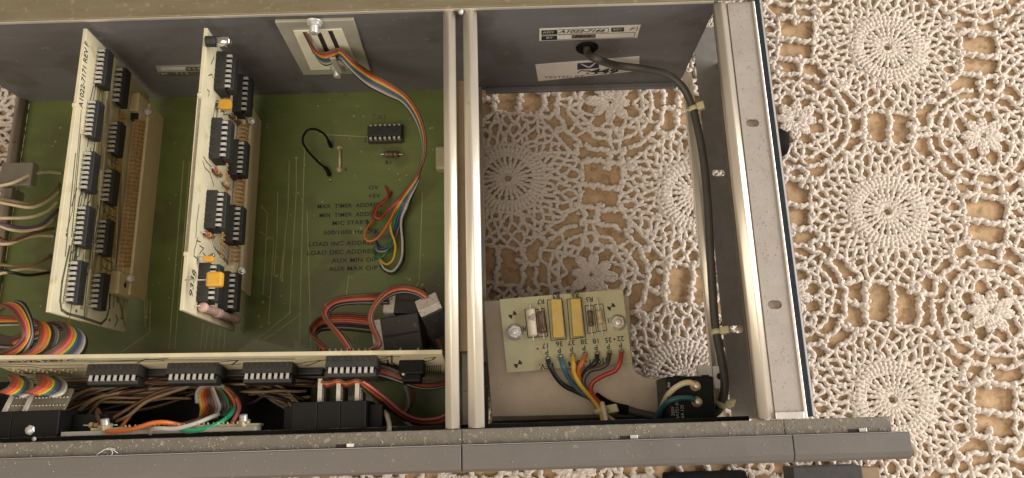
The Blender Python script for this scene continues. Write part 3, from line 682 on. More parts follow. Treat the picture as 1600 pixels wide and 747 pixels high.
# --- first card
c1 = card('tall cream circuit card with ten black chips, nearest the left edge', (-189.7, 0, 93), 4.0, 180.0, 50.6, 93, 27, (142.5,))
C1 = c1
for a, b in (((149.5, 77.5), (144, 130)), ((134, 158), (128.5, 211)), ((128, 239), (120.5, 294)), ((119.5, 324), (111, 381)), ((107, 410), (97.5, 470))): chip_on(C1, (a[0] + 2, a[1]), (b[0] + 2, b[1]), 8)
for a, b in (((181, 108), (174, 158)), ((173.5, 193), (165.5, 236)), ((162, 266), (158, 314)), ((154.5, 345), (147.5, 394)), ((145, 429), (139, 480))): chip_on(C1, a, b, 7)
edge_connector(C1, 68.5, 168.5, 47, 66, 36, ((2, 4.6, 48.6), (3.7, 4.6, 53)), True, 75, 163)
root = C1[0]; tk = MB(); tt = MB()
def ctrk(mb, c, pts, w=.6): polystrip(mb, [on_card(x, y, c, .02) for x, y in pts], w * 1.45, c[3], .06)
ctrk(tk, C1, [(109, 385), (97, 440), (94, 470), (96, 484), (105, 490), (131, 497), (158, 506), (166, 498), (171, 480), (172, 430)], .9)
ctrk(tk, C1, [(131, 497), (137, 430), (140, 400), (153, 320)], .5)
for k in range(4): ctrk(tk, C1, [(133 + 2.4 * k, 404), (135 + 3 * k, 385), (142 + 3.2 * k, 372), (146 + 3.4 * k, 345)], .35)
for x0, y0, x1, y1 in ((118, 240, 102, 400), (126, 210, 112, 370), (119, 404, 120, 384), (152, 245, 140, 420), (155, 245, 143, 420), (148, 290, 138, 390), (160, 160, 152, 260), (163, 164, 156, 260), (146, 135, 139, 165), (187, 170, 172, 345), (176, 345, 172, 470), (186, 345, 177, 480), (193, 470, 190, 495), (158, 312, 154, 345), (120, 294, 112, 322)): ctrk(tk, C1, [(x0, y0), (x1, y1)], .45)
for x0, y0, x1, y1 in ((164, 130, 150, 330), (168, 160, 158, 262), (146, 300, 128, 480), (176, 240, 166, 440), (156, 110, 150, 200), (150, 400, 134, 492), (160, 130, 140, 400), (171, 140, 158, 420), (184, 200, 178, 400), (190, 180, 184, 470)): ctrk(tt, C1, [(x0, y0), (x1, y1)], 1.9)  # tan copper, broadened to carry the light falling off down the card
ctrk(tk, C1, [(181, 493), (184, 500), (179, 510)], .5); ctrk(tk, C1, [(127, 172), (121, 240), (113, 330), (104, 362)], .3)
gk = np.random.default_rng(5)
for k in range(26):
    y0 = gk.uniform(120, 420); L0 = gk.uniform(35, 110); f = gk.uniform(.05, 1)
    xl = lambda y: 148 - (y - 120) * .155 + f * 26
    j = gk.uniform(-3, 3); ctrk(tk, C1, [(xl(y0), y0), (xl(y0 + L0 * .5), y0 + L0 * .5), (xl(y0 + L0 * .55) + j, y0 + L0 * .55), (xl(y0 + L0) + j, y0 + L0)], .38)
for k in range(18):
    y0 = 215 + k * 14; xr = 204 - (y0 - 180) * .07; ctrk(tk, C1, [(xr - 30, y0 - 12), (xr - 24, y0 - 6), (xr - 12, y0)], .35)
tk.build('track', 'tracks_dark', root, kind='stuff'); tt.build('track', 'tracks_tan', root, kind='stuff')
pad = MB()
for x, y in ((104, 367), (119, 486), (137, 412), (133, 435), (135, 428), (190, 497), (171, 500), (144, 292), (152, 300), (163, 330), (167, 338)): pad.cyl(on_card(x, y, C1), C1[3], .8, .12, 10)
pad.build('solder_pad', 'tracks_dark', root, kind='stuff')
for x, y in ((214, 159), (211, 181)):
    q = on_card(x, y, C1, 1.0); MB().box(q, (Y_, C1[2], C1[3]), (3.2, 2.4, 2.2)).build('capacitor', 'chip_black', root, bevel=.5)
    MB().tube([q - Y_ * 1.5 - C1[3] * 3, q - Y_ * 1.5 - C1[2] * 4 - C1[3] * 2.6], .25, 5).tube([q + Y_ * 1.5 - C1[3] * 3, q + Y_ * 1.5 - C1[2] * 4 - C1[3] * 2.6], .25, 5).build('lead', 'tin', root)
def card_text(s, c, a, b, size, material='ink', **k):
    A = on_card(*a, c, .1); B = on_card(*b, c, .1); ex = nrm(B - A); return text(s, A, ex, np.cross(c[3], ex), size, material, c[0], **k)
card_text('A1022-7171 REV F', C1, (126.5, 168), (136.5, 66), 4.6, wide=.88, bold=.04)
# --- second card
c2 = card('cream circuit card with socketed chips, orange capacitors and pink resistors at its end', (-134.9, 0, 93), 5.0, 178.5, 49.7, 93, 25, (145.5, 73.5))
C2 = c2
for a, b in (((337.5, 80), (334.6, 139)), ((331, 185), (325.5, 246)), ((324, 299), (317.5, 355)), ((311.5, 412), (306, 470))): chip_on(C2, a, b, 7, 4.6)
for a, b in (((366.5, 116), (362.5, 174)), ((359, 218), (355.5, 272)), ((353.5, 321), (348.5, 377)), ((345, 425), (339.5, 484))): chip_on(C2, a, b, 7, 4.2)
edge_connector(C2, 69.5, 164.5, 47, 66, 34, ((2, 4.6, 48.6), (3.7, 4.6, 53)), True, 77, 156)
root = C2[0]; tk = MB()
for k in range(9): ctrk(tk, C2, [(329 + 1.5 * k, 356), (330 + 2.6 * k, 370 + 1.5 * k), (334 + 3.4 * k, 386 + 3 * k), (344 + 3.6 * k, 400 + 4.2 * k)], .3)
for pts in ([(318, 245), (322, 252), (331, 262), (335, 272)], [(317, 252), (320, 262), (328, 270), (334, 290)], [(334, 140), (345, 152), (350, 162)], [(338, 142), (350, 155)], [(336, 165), (333, 185)], [(309, 372), (304, 390), (303, 400), (308, 404), (309, 412)], [(311, 320), (307, 350), (306, 372)], [(326, 118), (331, 116), (333, 122)], [(326, 150), (327, 143), (324, 140)], [(341, 165), (338, 184)], [(317, 395), (322, 401)], [(312, 384), (318, 388), (312, 396)], [(307, 376), (313, 378)], [(330, 100), (334, 90)]): ctrk(tk, C2, pts, .4)
tk.build('track', 'tracks_dark', root, kind='stuff')
def comp(c, px, py, e): return on_card(px, py, c, e)
w2, n2 = C2[2], C2[3]
q = comp(C2, 333, 65, 3); t = MB().lathe(q - n2 * 3, n2, [(0, 2.5), (4.4, 2.5), (4.6, 2.2), (4.7, .01)], 18).build('transistor', 'chip_black', root); MB().lathe(q + n2 * 1.7, n2, [(0, .01), (.01, 2.4), (5.6, 2.4), (6.1, 1.9), (6.1, 1.4), (5.8, 1.2), (5.8, .01)], 20).build('can', 'silver_can', t)
def disc_cap(px, py, e, sx, sy, th, ax=None, nm='ceramic_capacitor'):
    q = comp(C2, px, py, e); o = MB()
    for r_, z in ((1, 0),):
        K = 18; P = [q + (Y_ * math.copysign(abs(math.cos(a)) ** .6, math.cos(a)) * sx + n2 * math.copysign(abs(math.sin(a)) ** .6, math.sin(a)) * sy) - w2 * th / 2 for a in np.arange(K) * 2 * math.pi / K]
        o.prism(P, w2 * th, False)
    o = o.build(nm, 'cap_orange', root, bevel=.5); MB().tube([q - Y_ * 1.2 - n2 * e, q - Y_ * 1.2], .28, 6).tube([q + Y_ * 1.2 - n2 * e, q + Y_ * 1.2], .28, 6).build('lead', 'tin', o)
disc_cap(352, 164, 4.5, 2.6, 3.0, 2.6); disc_cap(326, 405, 5, 1.4, 2.4, 2.4); disc_cap(392, 136, 3, 1.8, 1.6, 1.6); disc_cap(391.5, 163, 3, 1.8, 1.6, 1.6); disc_cap(371, 475, 4, 2.6, 1.6, 1.8)
q = comp(C2, 336, 437, 12.4); o = MB().box(q, (Y_, w2, n2), (3.1, 2.0, 3.2)).build('film_capacitor', 'cap_orange', root, bevel=.9); MB().tube([q - n2 * 12, q], .3, 6).build('lead', 'tin', o)
resistor(root, comp(C2, 343, 145, 0), comp(C2, 349, 168, 0), 1.1, 'res_red', lift=3, n=n2)
for a, b, mt in (((327, 262), (342, 277), 'res_red'), ((343, 283), (357, 296), 'res_tan'), ((313, 363), (330, 372), 'res_red'), ((352, 176), (374, 196), 'res_brown')): resistor(root, comp(C2, *a, 0), comp(C2, *b, 0), 1.15, mt, lift=1.6, n=n2, bands=((-.3, 'res_yellow'), (.2, 'tracks_dark')))
for a, b in (((303, 478), (340, 492)), ((325, 487), (366, 501))): resistor(root, comp(C2, *a, 0), comp(C2, *b, 0), 2.2, 'res_pink', lift=2.3, n=n2, frac=.8)
sb = MB()
for x, y in ((338, 160), (341, 166), (345, 172), (349, 177), (326, 401), (330, 399), (322, 407)): sb.lathe(comp(C2, x, y, 0), n2, [(0, 1.0), (1.2, .9), (1.6, .4), (1.65, .01)], 10)
sb.build('solder_joint', 'solder', root, kind='stuff')
card_text('9336', C2, (298.5, 465), (302.5, 425), 5.6, shear=.15, bold=.02, wide=1.1); card_text('107', C2, (304.5, 440), (307, 425), 3.0, bold=.0)

# ================================================================== front circuit board, standing across the case
PA = W(-30, 555.5, 88); PB = W(691, 546.3, 88)
fx = nrm((PB - PA) * [1, 1, 0]); fn0 = np.array([fx[1], -fx[0], 0]); FT = 1.7
fd = nrm(-Z_ + .17 * fn0); fn = nrm(fn0 + .17 * Z_)    # fn points to the front (towards -Y)
fb = thing('circuit_card', 'long cream circuit board standing across the front with a row of black chips', 'circuit board', PA * [.5, .5, 0] + PB * [.5, .5, 0] + [0, 0, 40])
lnf = np.linalg.norm(PB - PA)
def FB(s, z, e=0.0): return PA + fx * s + fn * (FT + e) + fd * (88 - z)
b = MB().prism([FB(0, 88, -FT), FB(lnf, 88, -FT), FB(lnf, 40, -FT), FB(0, 40, -FT)], fn * FT).build('board', 'pcb_cream', fb, bevel=.15, seg=1)
def on_fb(px, py, e=0.0): return WP(px, py, FB(0, 88, e), fn)
for xa, xb, yt, N_ in ((137, 218, 568.5, 8), (262, 340, 566.5, 8), (380, 457, 565.5, 8), (510, 588, 555.5, 8)):
    A = on_fb(xa, yt); B = on_fb(xb, yt); pitch = np.linalg.norm(B - A) / (N_ + .3); zc = (A + B) / 2
    dip(fb, zc + fd * 5.0, -fx, fd, fn, N_, pitch, 7.62, 4.6)
for xa, xb, yt in ((221, 262, 576), (345, 385, 577), (462, 505, 574)):
    A = on_fb(xa, yt); B = on_fb(xb, yt); MB().box((A + B) / 2 + fn * 1.6 + fd * 2, (fx, fn, fd), (np.linalg.norm(B - A) / 2, 1.5, 2.2)).build('resistor_network', 'chip_black', fb, bevel=.4)
tk = MB()
def ftrk(pts, w=.55): polystrip(tk, [on_fb(x, y, .02) for x, y in pts], w, fn, .05)
for y0 in (563.5, 565.5): ftrk([(0, y0 + 1), (120, y0), (215, y0 - 1), (330, y0 - 2), (460, y0 - 4)], .7)
for pts in ([(0, 569), (40, 569), (60, 571), (130, 570)], [(0, 572), (50, 573), (70, 576), (134, 575)], [(140, 566), (215, 563), (262, 560)], [(215, 567), (228, 561), (255, 563)], [(340, 566), (372, 563), (362, 570)], [(340, 571), (375, 569)], [(458, 570), (478, 566), (500, 563)], [(478, 572), (500, 564), (510, 562)], [(590, 562), (600, 560), (612, 556), (612, 566), (620, 572)], [(592, 566), (606, 562), (606, 570)], [(596, 557), (625, 557)], [(664, 560), (680, 558), (676, 562), (660, 566)], [(0, 582), (60, 584), (110, 588)], [(0, 590), (70, 592)]): ftrk(pts, .8)
for k in range(8): ftrk([(665 + 3.4 * k, 572 - k * .3), (664 + 3.4 * k, 583)], .45)
for k in range(10): ftrk([(0 + 14 * k, 576 + k * .2), (9 + 14 * k, 580), (30 + 14 * k, 585)], .35)
tk.build('track', 'tracks_dark', fb, kind='stuff')
A = on_fb(12, 565.5, .08); B = on_fb(80, 564, .08)
text('A1175 REV C', A, B - A, np.cross(fn, nrm(B - A)), 3.4, 'ink', fb, bold=.08, wide=1.5)
pj = MB()
for k in range(16): pj.lathe(on_fb(22 + 6.5 * k, 577 + (k % 3) * 2, 0), fn, [(0, .5), (.6, .4), (.9, .2), (.9, .01)], 8)
pj.build('solder_joint', 'res_tan', fb, kind='stuff')
pj = MB()
for x in (516, 525, 534, 543, 553, 562, 572, 579, 627, 655): q = WP(x, 549, FB(0, 88, -FT - 1.2), fn); q[2] = min(q[2], 87); pj.lathe(FB(np.dot(q - PA, fx), 84, -FT), -fn, [(0, .9), (1.0, .7), (2.4, .3), (2.5, .01)], 8)
pj.build('solder_joint', 'solder', fb, kind='stuff')
q = on_fb(643, 562); rl = MB().box(q + fn * 3.0 + fd * 3.5, (fx, fn, fd), (5.2, 2.9, 3.6)).build('relay', 'block_black', fb, bevel=.5)
MB().box(q + fn * 7.0 + fd * 4.5, (fx, fn, fd), (4.0, 1.8, 3.0)).build('relay_cap', 'block_black', rl, bevel=.6)
MB().lathe(q + fn * 5.9 - Z_ * 3.2 - fx * 3.2 , Z_, [(2.2, .8), (3.1, .6), (3.2, .01)], 10).build('pin', 'tin', rl)

# ================================================================== thumbwheel blocks, comb boards and terminal strip along the front
def comb(root, px, py0, py1, zt, wdt, depth, side=1):
    a = W(px, py0, zt); b = W(px, py1, zt); L = a[1] - b[1]
    c = MB().abox(a[0] - .8, a[0] + .8, b[1], a[1], zt - depth, zt).build('contact_board', 'comb_face', root, bevel=.1, seg=1)
    MB().abox(a[0] - .85, a[0] + .85, b[1], a[1] + .05, zt + .02, zt + .25).build('board_edge', 'comb_edge', c)
    hl = MB()
    for k in range(10):
        for zz in (3, 6): hl.lathe((a[0] + .8, b[1] + (k + .5) * L / 10, zt - zz), X_, [(0, .55), (.25, .5), (.3, .01)], 8)
    hl.build('solder_joint', 'solder', c, kind='stuff')
sw = thing('switch_block', 'black thumbwheel switch block with three upright contact boards behind it, left of the central rails', 'switch', (-76, 6, 60), 'thumbwheel switch blocks along the front panel')
for x0, x1 in ((-91.2, -81.0), (-80.9, -71.6), (-71.5, -61.2)): MB().abox(x0, x1, 1.3, 11.9, 66, 85.0 ).build('switch_body', 'block_black', sw, bevel=.25, seg=1)
MB().abox(-61.0, -55.5, 1.3, 10.5, 66, 79).build('end_plate', 'block_black', sw, bevel=.3); MB().abox(-96.5, -91.4, 1.3, 10.5, 66, 78).build('end_plate', 'block_black', sw, bevel=.3)
for px in (500.5, 529.5, 558.5): comb(sw, px, 592, 628, 82, 4, 14)
sw = thing('switch_block', 'black thumbwheel switch block with holed grey contact boards, at the lower left edge', 'switch', (-200, 6, 60), 'thumbwheel switch blocks along the front panel')
for x0, x1 in ((-222, -206), (-205.9, -186.6)): MB().abox(x0, x1, 1.3, 11.8, 66, 83.0).build('switch_body', 'block_black', sw, bevel=.25, seg=1)
MB().abox(-186.4, -172, 1.3, 10.0, 62, 74).build('end_plate', 'block_black', sw, bevel=.3)
q = W(47, 672, 83); hexnut(sw, q - Z_ * .6, Z_, 2.1, 1.0, 'zinc', 'screw', .3, .8)
q = W(53, 686, 83); MB().lathe(q - Z_ * .1, Z_, [(0, .9), (.3, .8), (.4, .01)], 10).build('index_mark', 'ink_white', sw)
for px, py in ((5, 644), (36, 644)):
    a = W(px, py, 80); yb = W(px, 608 if px > 20 else 607, 80)[1]; wd = 15.5 if px > 20 else 6.5
    o = MB().box((a[0] + wd / 2, a[1] + 4.2, 75.5), (X_, nrm(Y_ - .55 * Z_), nrm(.55 * Y_ + Z_)), (wd / 2, 5.6, .7)).build('contact_board', 'comb_face', sw)
    MB().box((a[0] - .2, a[1] + 4.2, 76.1), (X_, nrm(Y_ - .55 * Z_), nrm(.55 * Y_ + Z_)), (.8, 5.6, 1.2)).build('board_edge', 'comb_edge', o)
    k = MB()
    for i in range(10 if px > 20 else 4):
        for r_ in (-2.2, 1.6): k.lathe(np.array([a[0] + 1.6 + i * 1.45, a[1] + 4.2, 75.5]) + nrm(Y_ - .55 * Z_) * r_ + nrm(.55 * Y_ + Z_) * .7, nrm(.55 * Y_ + Z_), [(0, .55), (.3, .45), (.35, .01)], 8)
    k.build('solder_joint', 'solder', o, kind='stuff')
ts = thing('terminal_strip', 'narrow grey terminal strip with two hex nuts along the front panel', 'terminal strip', (-145, 2, 70))
a = W(94, 684, 84); b = W(398, 674, 84); MB().abox(a[0], b[0], .9 + .4, 3.0, 76, 84.0).build('strip', 'terminal_grey', ts, bevel=.25)
for px, py in ((163, 676), (380, 668)): q = W(px, py, 80); hexnut(ts, (q[0], 3.0, 79.5), (0, 1, 0.25), 2.9, 2.6, 'brass', 'nut', 2.2)
MB().abox(-174, -106, 3.1, 4.2, 74, 81.5).build('track', 'pcb_olive', ts)
pj = MB()
for k in range(26): pj.lathe((-160 + k * 2.0, 4.2, 81 + (k % 2) * .8), nrm(Y_ + .6 * Z_), [(0, .5), (.8, .35), (1.0, .01)], 7)
pj.build('solder_joint', 'res_tan', ts, kind='stuff')
resistor(ts, (-180, 5.5, 76), (-166, 5.2, 76.5), 1.2, 'res_tan', lift=.8, bands=((-.5, 'res_red'), (0, 'res_red'), (.5, 'res_brown')))

# ================================================================== ribbon cables
RB = ['brown', 'red', 'orange', 'yellow', 'green', 'blue', 'violet', 'grey', 'white', 'black']
def EP(lst):    # (px, py, z) or (px, py, None, Y)
    return [WY(q[0], q[1], q[3]) if len(q) == 4 else W(*q) for q in lst]
rc = thing('ribbon_cable', 'rainbow ribbon cable curving from the ivory plate down to the lettered green board', 'ribbon cable', W(620, 330, ZM))
A = EP([(475, 43, 0, 181.6), (481, 58, 0, 179), (491, 76, 0, 177), (506, 83, 0, 176), (521, 79, 0, 177), (533, 77, 0, 177.5), (553, 96, 0, 172), (581, 115, 60), (611, 131, 57), (637, 151, 54), (656, 181, 50), (665, 216, 45), (663, 247, 40), (650, 276, 34), (632, 300, 28), (619, 315, 24)])
B = EP([(482, 43, 0, 181.6), (486, 66, 0, 179), (496, 90, 0, 177), (508, 101, 0, 176), (522, 97, 0, 177), (532, 92, 0, 177.5), (550, 111, 0, 172), (573, 132, 54), (601, 147, 51), (630, 161, 48), (650, 189, 44), (660, 221, 40), (659.5, 250, 36), (652, 287, 31), (644, 306, 27), (638, 322, 23)])
tl = {'brown': [(600, 335, 22), (581, 341, 23), (585, 326, 23), (606, 309, 20), (612, 300, 17)], 'red': [(606, 330, 23), (594, 341, 25), (586, 337, 25), (592, 322, 23), (606, 309, 21), (602, 291, 17)],
      'orange': [(609, 345, 25), (592, 370, 27), (577, 377, 27), (570, 368, 25), (578, 350, 21), (594, 336, 17)], 'yellow': [(611, 343, 24), (611, 360, 24), (616, 375, 26), (618, 388, 26), (614, 406, 25), (604, 413, 23), (595, 406, 20), (594, 400, 17)],
      'green': [(618, 342, 23), (614, 360, 23), (609, 385, 25), (598, 401, 25), (586, 399, 22), (586, 386, 17)], 'blue': [(621, 345, 22), (614, 370, 22), (604, 386, 22), (592, 388, 20), (588, 378, 17)],
      'violet': [(624, 345, 21), (612, 366, 22), (596, 372, 23), (577, 360, 21), (573, 345, 17)], 'grey': [(625, 345, 20), (615, 380, 21), (603, 392, 22), (590, 392, 20), (588, 384, 17)],
      'white': [(627, 345, 22), (629, 380, 24), (627, 405, 24), (615, 423, 24), (601, 420, 21), (594, 407, 17)], 'black': [(630, 348, 20), (632, 390, 21), (629, 412, 21), (614, 427, 20), (600, 422, 18), (594, 415, 17)]}
ribbon(rc, A, B, RB, .66, [EP(tl[c]) for c in RB])
BR = ['brown', 'brown', 'red', 'orange', 'pink', 'darkbrown', 'black', 'grey', 'black']
def EPz(px, z): return [W(x, y, zz) for (x, y), zz in zip(px, z)]
r1 = thing('ribbon_cable', 'brown and orange ribbon cable in the lowest, widest loop behind the front board', 'ribbon cable', W(500, 520, 50), 'brown ribbon cables looping behind the front board')
z = [80, 74, 66, 58, 54, 52, 50]
ribbon(r1, EPz([(513, 546), (499, 534), (484, 519), (491, 503), (509, 492), (540, 489), (580, 493)], z), EPz([(499, 546), (497, 540), (494, 525), (499, 518), (510, 515), (540, 515), (582, 519)], [q - 6 for q in z]), BR, .62)
r2 = thing('ribbon_cable', 'brown and orange ribbon cable in the middle loop behind the front board', 'ribbon cable', W(520, 490, 50), 'brown ribbon cables looping behind the front board')
z = [84, 80, 76, 72, 70, 68, 66, 62]
ribbon(r2, EPz([(543, 547), (524, 521), (505, 494), (505, 480), (518, 469), (540, 463), (577, 460), (606, 459)], z), EPz([(551, 546), (541, 528), (519, 508), (514, 491), (527, 478), (554, 474), (584, 474), (608, 474)], [q - 4 for q in z]), BR, .62)
r3 = thing('ribbon_cable', 'brown and orange ribbon cable arching highest, up to the speckled plug beside the rail', 'ribbon cable', W(590, 500, 60), 'brown ribbon cables looping behind the front board')
z = [84, 84, 82, 82, 82, 80, 78, 76, 74]
ribbon(r3, EPz([(574, 547), (589, 536), (579, 511), (577, 491), (588, 469), (606, 452), (627, 446), (652, 451), (668, 460)], z), EPz([(580, 547), (595, 538), (584, 508), (583, 491), (593, 474), (612, 461), (633, 457), (652, 461), (666, 470)], [q - 3 for q in z]), BR, .60)
r4 = thing('ribbon_cable', 'short dark ribbon cable from under the black plugs to the rail', 'ribbon cable', W(660, 525, 45))
ribbon(r4, EPz([(650, 520), (662, 518), (676, 522), (688, 534), (694, 552)], [48] * 5), EPz([(650, 532), (660, 532), (670, 536), (680, 546), (684, 560)], [44] * 5), ['brown', 'red', 'darkbrown', 'darkbrown', 'black', 'black', 'black'], .62)
r5 = thing('ribbon_cable', 'dark brown ribbon cable running under the relay to the central rail', 'ribbon cable', W(640, 590, 60))
ribbon(r5, EPz([(586, 570), (606, 574), (630, 584), (656, 595), (680, 596), (696, 592)], [78, 76, 74, 70, 68, 66]), EPz([(585, 586), (604, 590), (628, 598), (652, 606), (678, 607), (697, 603)], [74, 72, 70, 66, 64, 62]), ['darkbrown', 'black', 'brown', 'brown', 'red', 'brown', 'black', 'grey', 'black'], .6)
r6 = thing('ribbon_cable', 'pink edged ribbon cable sagging below the chips to the foot of the central rail', 'ribbon cable', W(640, 640, 50))
ribbon(r6, EPz([(563, 594), (576, 602), (600, 620), (630, 645), (655, 655), (680, 654), (697, 648)], [82, 80, 74, 64, 58, 56, 56]), EPz([(560, 600), (572, 612), (594, 630), (622, 652), (650, 664), (680, 668), (697, 664)], [80, 77, 71, 61, 55, 53, 53]), ['pink', 'brown', 'red', 'orange', 'brown', 'darkbrown', 'black', 'grey'], .6)
r7 = thing('ribbon_cable', 'brown ribbon cable hooked over the tops of the three contact boards', 'ribbon cable', W(520, 597, 78))
ribbon(r7, EPz([(502, 596), (512, 597), (528, 593), (540, 597), (556, 593), (566, 596)], [83, 82, 84, 82, 84, 82]), EPz([(503, 602), (512, 605), (528, 600), (541, 604), (556, 600), (564, 603)], [80, 79, 81, 79, 81, 79]), ['brown', 'orange', 'red', 'brown', 'darkbrown'], .55)
LB = ['brown', 'red', 'pink', 'orange', 'yellow', 'darkbrown', 'green', 'violet', 'grey', 'white', 'black']
l1 = thing('ribbon_cable', 'leftmost rainbow ribbon cable loop in the lower left corner of the case', 'ribbon cable', W(20, 520, 60), 'rainbow ribbon cable loops in the lower left corner')
z = [76, 78, 79, 80, 80, 80, 80, 79]
ribbon(l1, EPz([(-14, 478), (6, 478), (22, 488), (34, 508), (36, 526), (26, 540), (8, 549), (-10, 556)], z), EPz([(-10, 490), (20, 473), (36, 475), (46, 493), (51, 516), (50, 532), (44, 548), (30, 556)], [q - 4 for q in z]), ['brown', 'red', 'pink', 'orange', 'yellow', 'black', 'grey', 'black'], .85)
l2 = thing('ribbon_cable', 'middle rainbow ribbon cable loop in the lower left corner of the case', 'ribbon cable', W(60, 520, 55), 'rainbow ribbon cable loops in the lower left corner')
z = [66, 68, 70, 72, 74, 76, 78, 80]
ribbon(l2, EPz([(-12, 495), (18, 496), (42, 497), (58, 504), (64, 518), (60, 536), (48, 548), (30, 556)], z), EPz([(-12, 508), (20, 506), (50, 506), (78, 508), (90, 518), (90, 532), (82, 548), (66, 556)], [q - 5 for q in z]), ['brown', 'red', 'orange', 'orange', 'yellow', 'black', 'darkbrown', 'grey', 'white'], .78)
l3 = thing('ribbon_cable', 'right hand rainbow ribbon cable loop with every colour, below the first card', 'ribbon cable', W(110, 530, 55), 'rainbow ribbon cable loops in the lower left corner')
z = [60, 64, 67, 70, 74, 78, 82]
ribbon(l3, EPz([(20, 530), (60, 512), (82, 504), (98, 508), (103, 522), (90, 540), (66, 556)], z), EPz([(24, 544), (70, 524), (104, 512), (124, 518), (134, 530), (132, 546), (124, 558)], [q - 5 for q in z]), ['darkbrown', 'brown', 'red', 'pink', 'orange', 'yellow', 'green', 'blue', 'violet', 'grey', 'white', 'black'], .85)
l4 = thing('ribbon_cable', 'wide dark ribbon cable running back under the rainbow loops at the left', 'ribbon cable', W(20, 540, 45))
ribbon(l4, EPz([(-14, 520), (16, 528), (40, 520), (70, 506)], [50, 52, 54, 54]), EPz([(-14, 560), (20, 556), (44, 548), (80, 530)], [46, 48, 50, 50]), ['darkbrown'] * 4 + ['black', 'grey'] + ['darkbrown'] * 4 + ['black'], .9)
for k, (x0, lb) in enumerate(((62, 'rainbow ribbon cable bending down onto the wider grey contact board at the left'), (18, 'rainbow ribbon cable bending down at the left edge, left of the wider contact board'))):
    l5 = thing('ribbon_cable', lb, 'ribbon cable', W(x0, 610, 78), 'rainbow ribbons over the left contact boards')
    s = 1 if k == 0 else .8
    ribbon(l5, EPz([(x0 - 4, 588), (x0 + 2 * s, 596), (x0 - 6 * s, 606), (x0 - 22 * s, 613)], [70, 76, 80, 80]), EPz([(x0 + 26 * s, 590), (x0 + 40 * s, 600), (x0 + 36 * s, 614), (x0 + 20 * s, 620)], [66, 72, 78, 79]), ['brown', 'red', 'red', 'orange', 'orange', 'yellow', 'green', 'blue', 'darkbrown', 'grey', 'white'], .72)

# plugs on the ends of the brown ribbons
def plug(c, ex, ey, ez, h, wh, label, wface=2.2):
    ex = nrm(ex); ez = nrm(np.asarray(ez) - ex * np.dot(ex, ez)); ey = np.cross(ez, ex)
    t = thing('ribbon_plug', label, 'plug', np.asarray(c) - ez * h[2], 'black ribbon cable plugs')
    MB().box(c, (ex, ey, ez), h).build('plug_body', 'plug_black', t, bevel=.6)
    MB().box(np.asarray(c) + {'x': ex, 'y': ey, 'z': ez}[wh[1]] * (h['xyz'.index(wh[1])] + wface) * (1 if wh[0] == '+' else -1), (ex, ey, ez), [wface - .05 if 'xyz'[i] == wh[1] else h[i] * .96 for i in range(3)]).build('plug_end', 'plug_white', t, bevel=.35)
    MB().box(np.asarray(c) + ez * (h[2] - .1), (ex, ey, ez), (h[0] * .9, .5, .25)).build('seam', 'slot_dark', t); return t
p1 = W(681, 499, 66); q1 = W(672, 466, 76)
plug(p1, (.92, .40, 0), 0, nrm(q1 - p1) * .6 + Z_ * .35 + Y_ * .4, (5.2, 4.2, 7.2), '+z', 'black ribbon plug with a speckled white end, leaning against the central rail', 1.9)
plug(W(634, 522, 52), (.97, .12, .1), 0, (0.1, -.1, 1), (8.8, 8.6, 8), '-x', 'large black ribbon plug with a dirty white end, lowest of the three', 2.4)
plug(W(644, 478, 48), (.97, -.05, .05), 0, (.05, .2, 1), (6.8, 6.2, 7), '-x', 'black ribbon plug behind the arch of brown ribbon', 2.6)

# ================================================================== loose wires
def WP3(l): return [W(*q) for q in l]
gl = 'pale wires crossing the left edge of the green board'
for pts, c, lb in (([(-10, 292, 40), (20, 286, 42), (50, 273, 36), (75, 269, 26), (96, 271, 17)], 'cream', 'single cream wire crossing furthest back at the left edge of the green board'),
                   ([(-10, 308, 40), (20, 314, 40), (45, 317, 36), (70, 308, 28), (84, 297, 22), (92, 287, 17)], 'tan', 'tan wire with red cuff dipping below the single cream wire'),
                   ([(-10, 314, 38), (20, 320, 38), (50, 324, 34), (75, 314, 26), (92, 300, 17)], 'cream', 'cream wire lowest of the second bundle at the left edge'),
                   ([(-10, 340, 38), (15, 341, 38), (50, 339, 32), (76, 329, 24), (90, 316, 17)], 'cream', 'cream wire of the third row at the left edge'),
                   ([(-10, 346, 38), (12, 352, 38), (40, 356, 32), (66, 350, 26), (90, 328, 17)], 'violet', 'dull violet wire below the third row at the left edge'),
                   ([(-10, 348, 37), (14, 358, 37), (40, 361, 32), (66, 356, 26), (84, 343, 17)], 'cream', 'cream wire running beside the dull violet wire'),
                   ([(-10, 366, 38), (12, 378, 36), (30, 372, 34), (52, 364, 30), (84, 357, 20)], 'brown', 'thin red brown wire between two cream wires at the left edge'),
                   ([(-10, 380, 36), (15, 381, 36), (40, 372, 30), (62, 368, 24), (84, 369, 17)], 'cream', 'cream wire ending lowest of the fourth bundle at the left edge'),
                   ([(-10, 412, 36), (15, 415, 36), (45, 414, 30), (65, 408, 24), (78, 399, 17)], 'tan', 'tan wire on top of the lowest bundle at the left edge'),
                   ([(-10, 420, 36), (20, 426, 34), (45, 430, 28), (76, 426, 18)], 'black', 'black wire within the lowest bundle at the left edge'),
                   ([(-10, 430, 36), (18, 424, 34), (45, 420, 28), (76, 425, 17)], 'cream', 'cream wire ending lowest of all at the left edge')):
    wire(WP3(pts), .85, c, 'hookup_wire', lb, group=gl)
lk = thing('cable_clamp', 'translucent grey clamp block at the left edge above the pale wires', 'clamp', W(15, 265, 30)); a = W(-6, 250, 42); b = W(39, 285, 42)
MB().abox(a[0], b[0], b[1], a[1], 33, 38).build('clamp_body', 'clear_plastic', lk, bevel=.6)
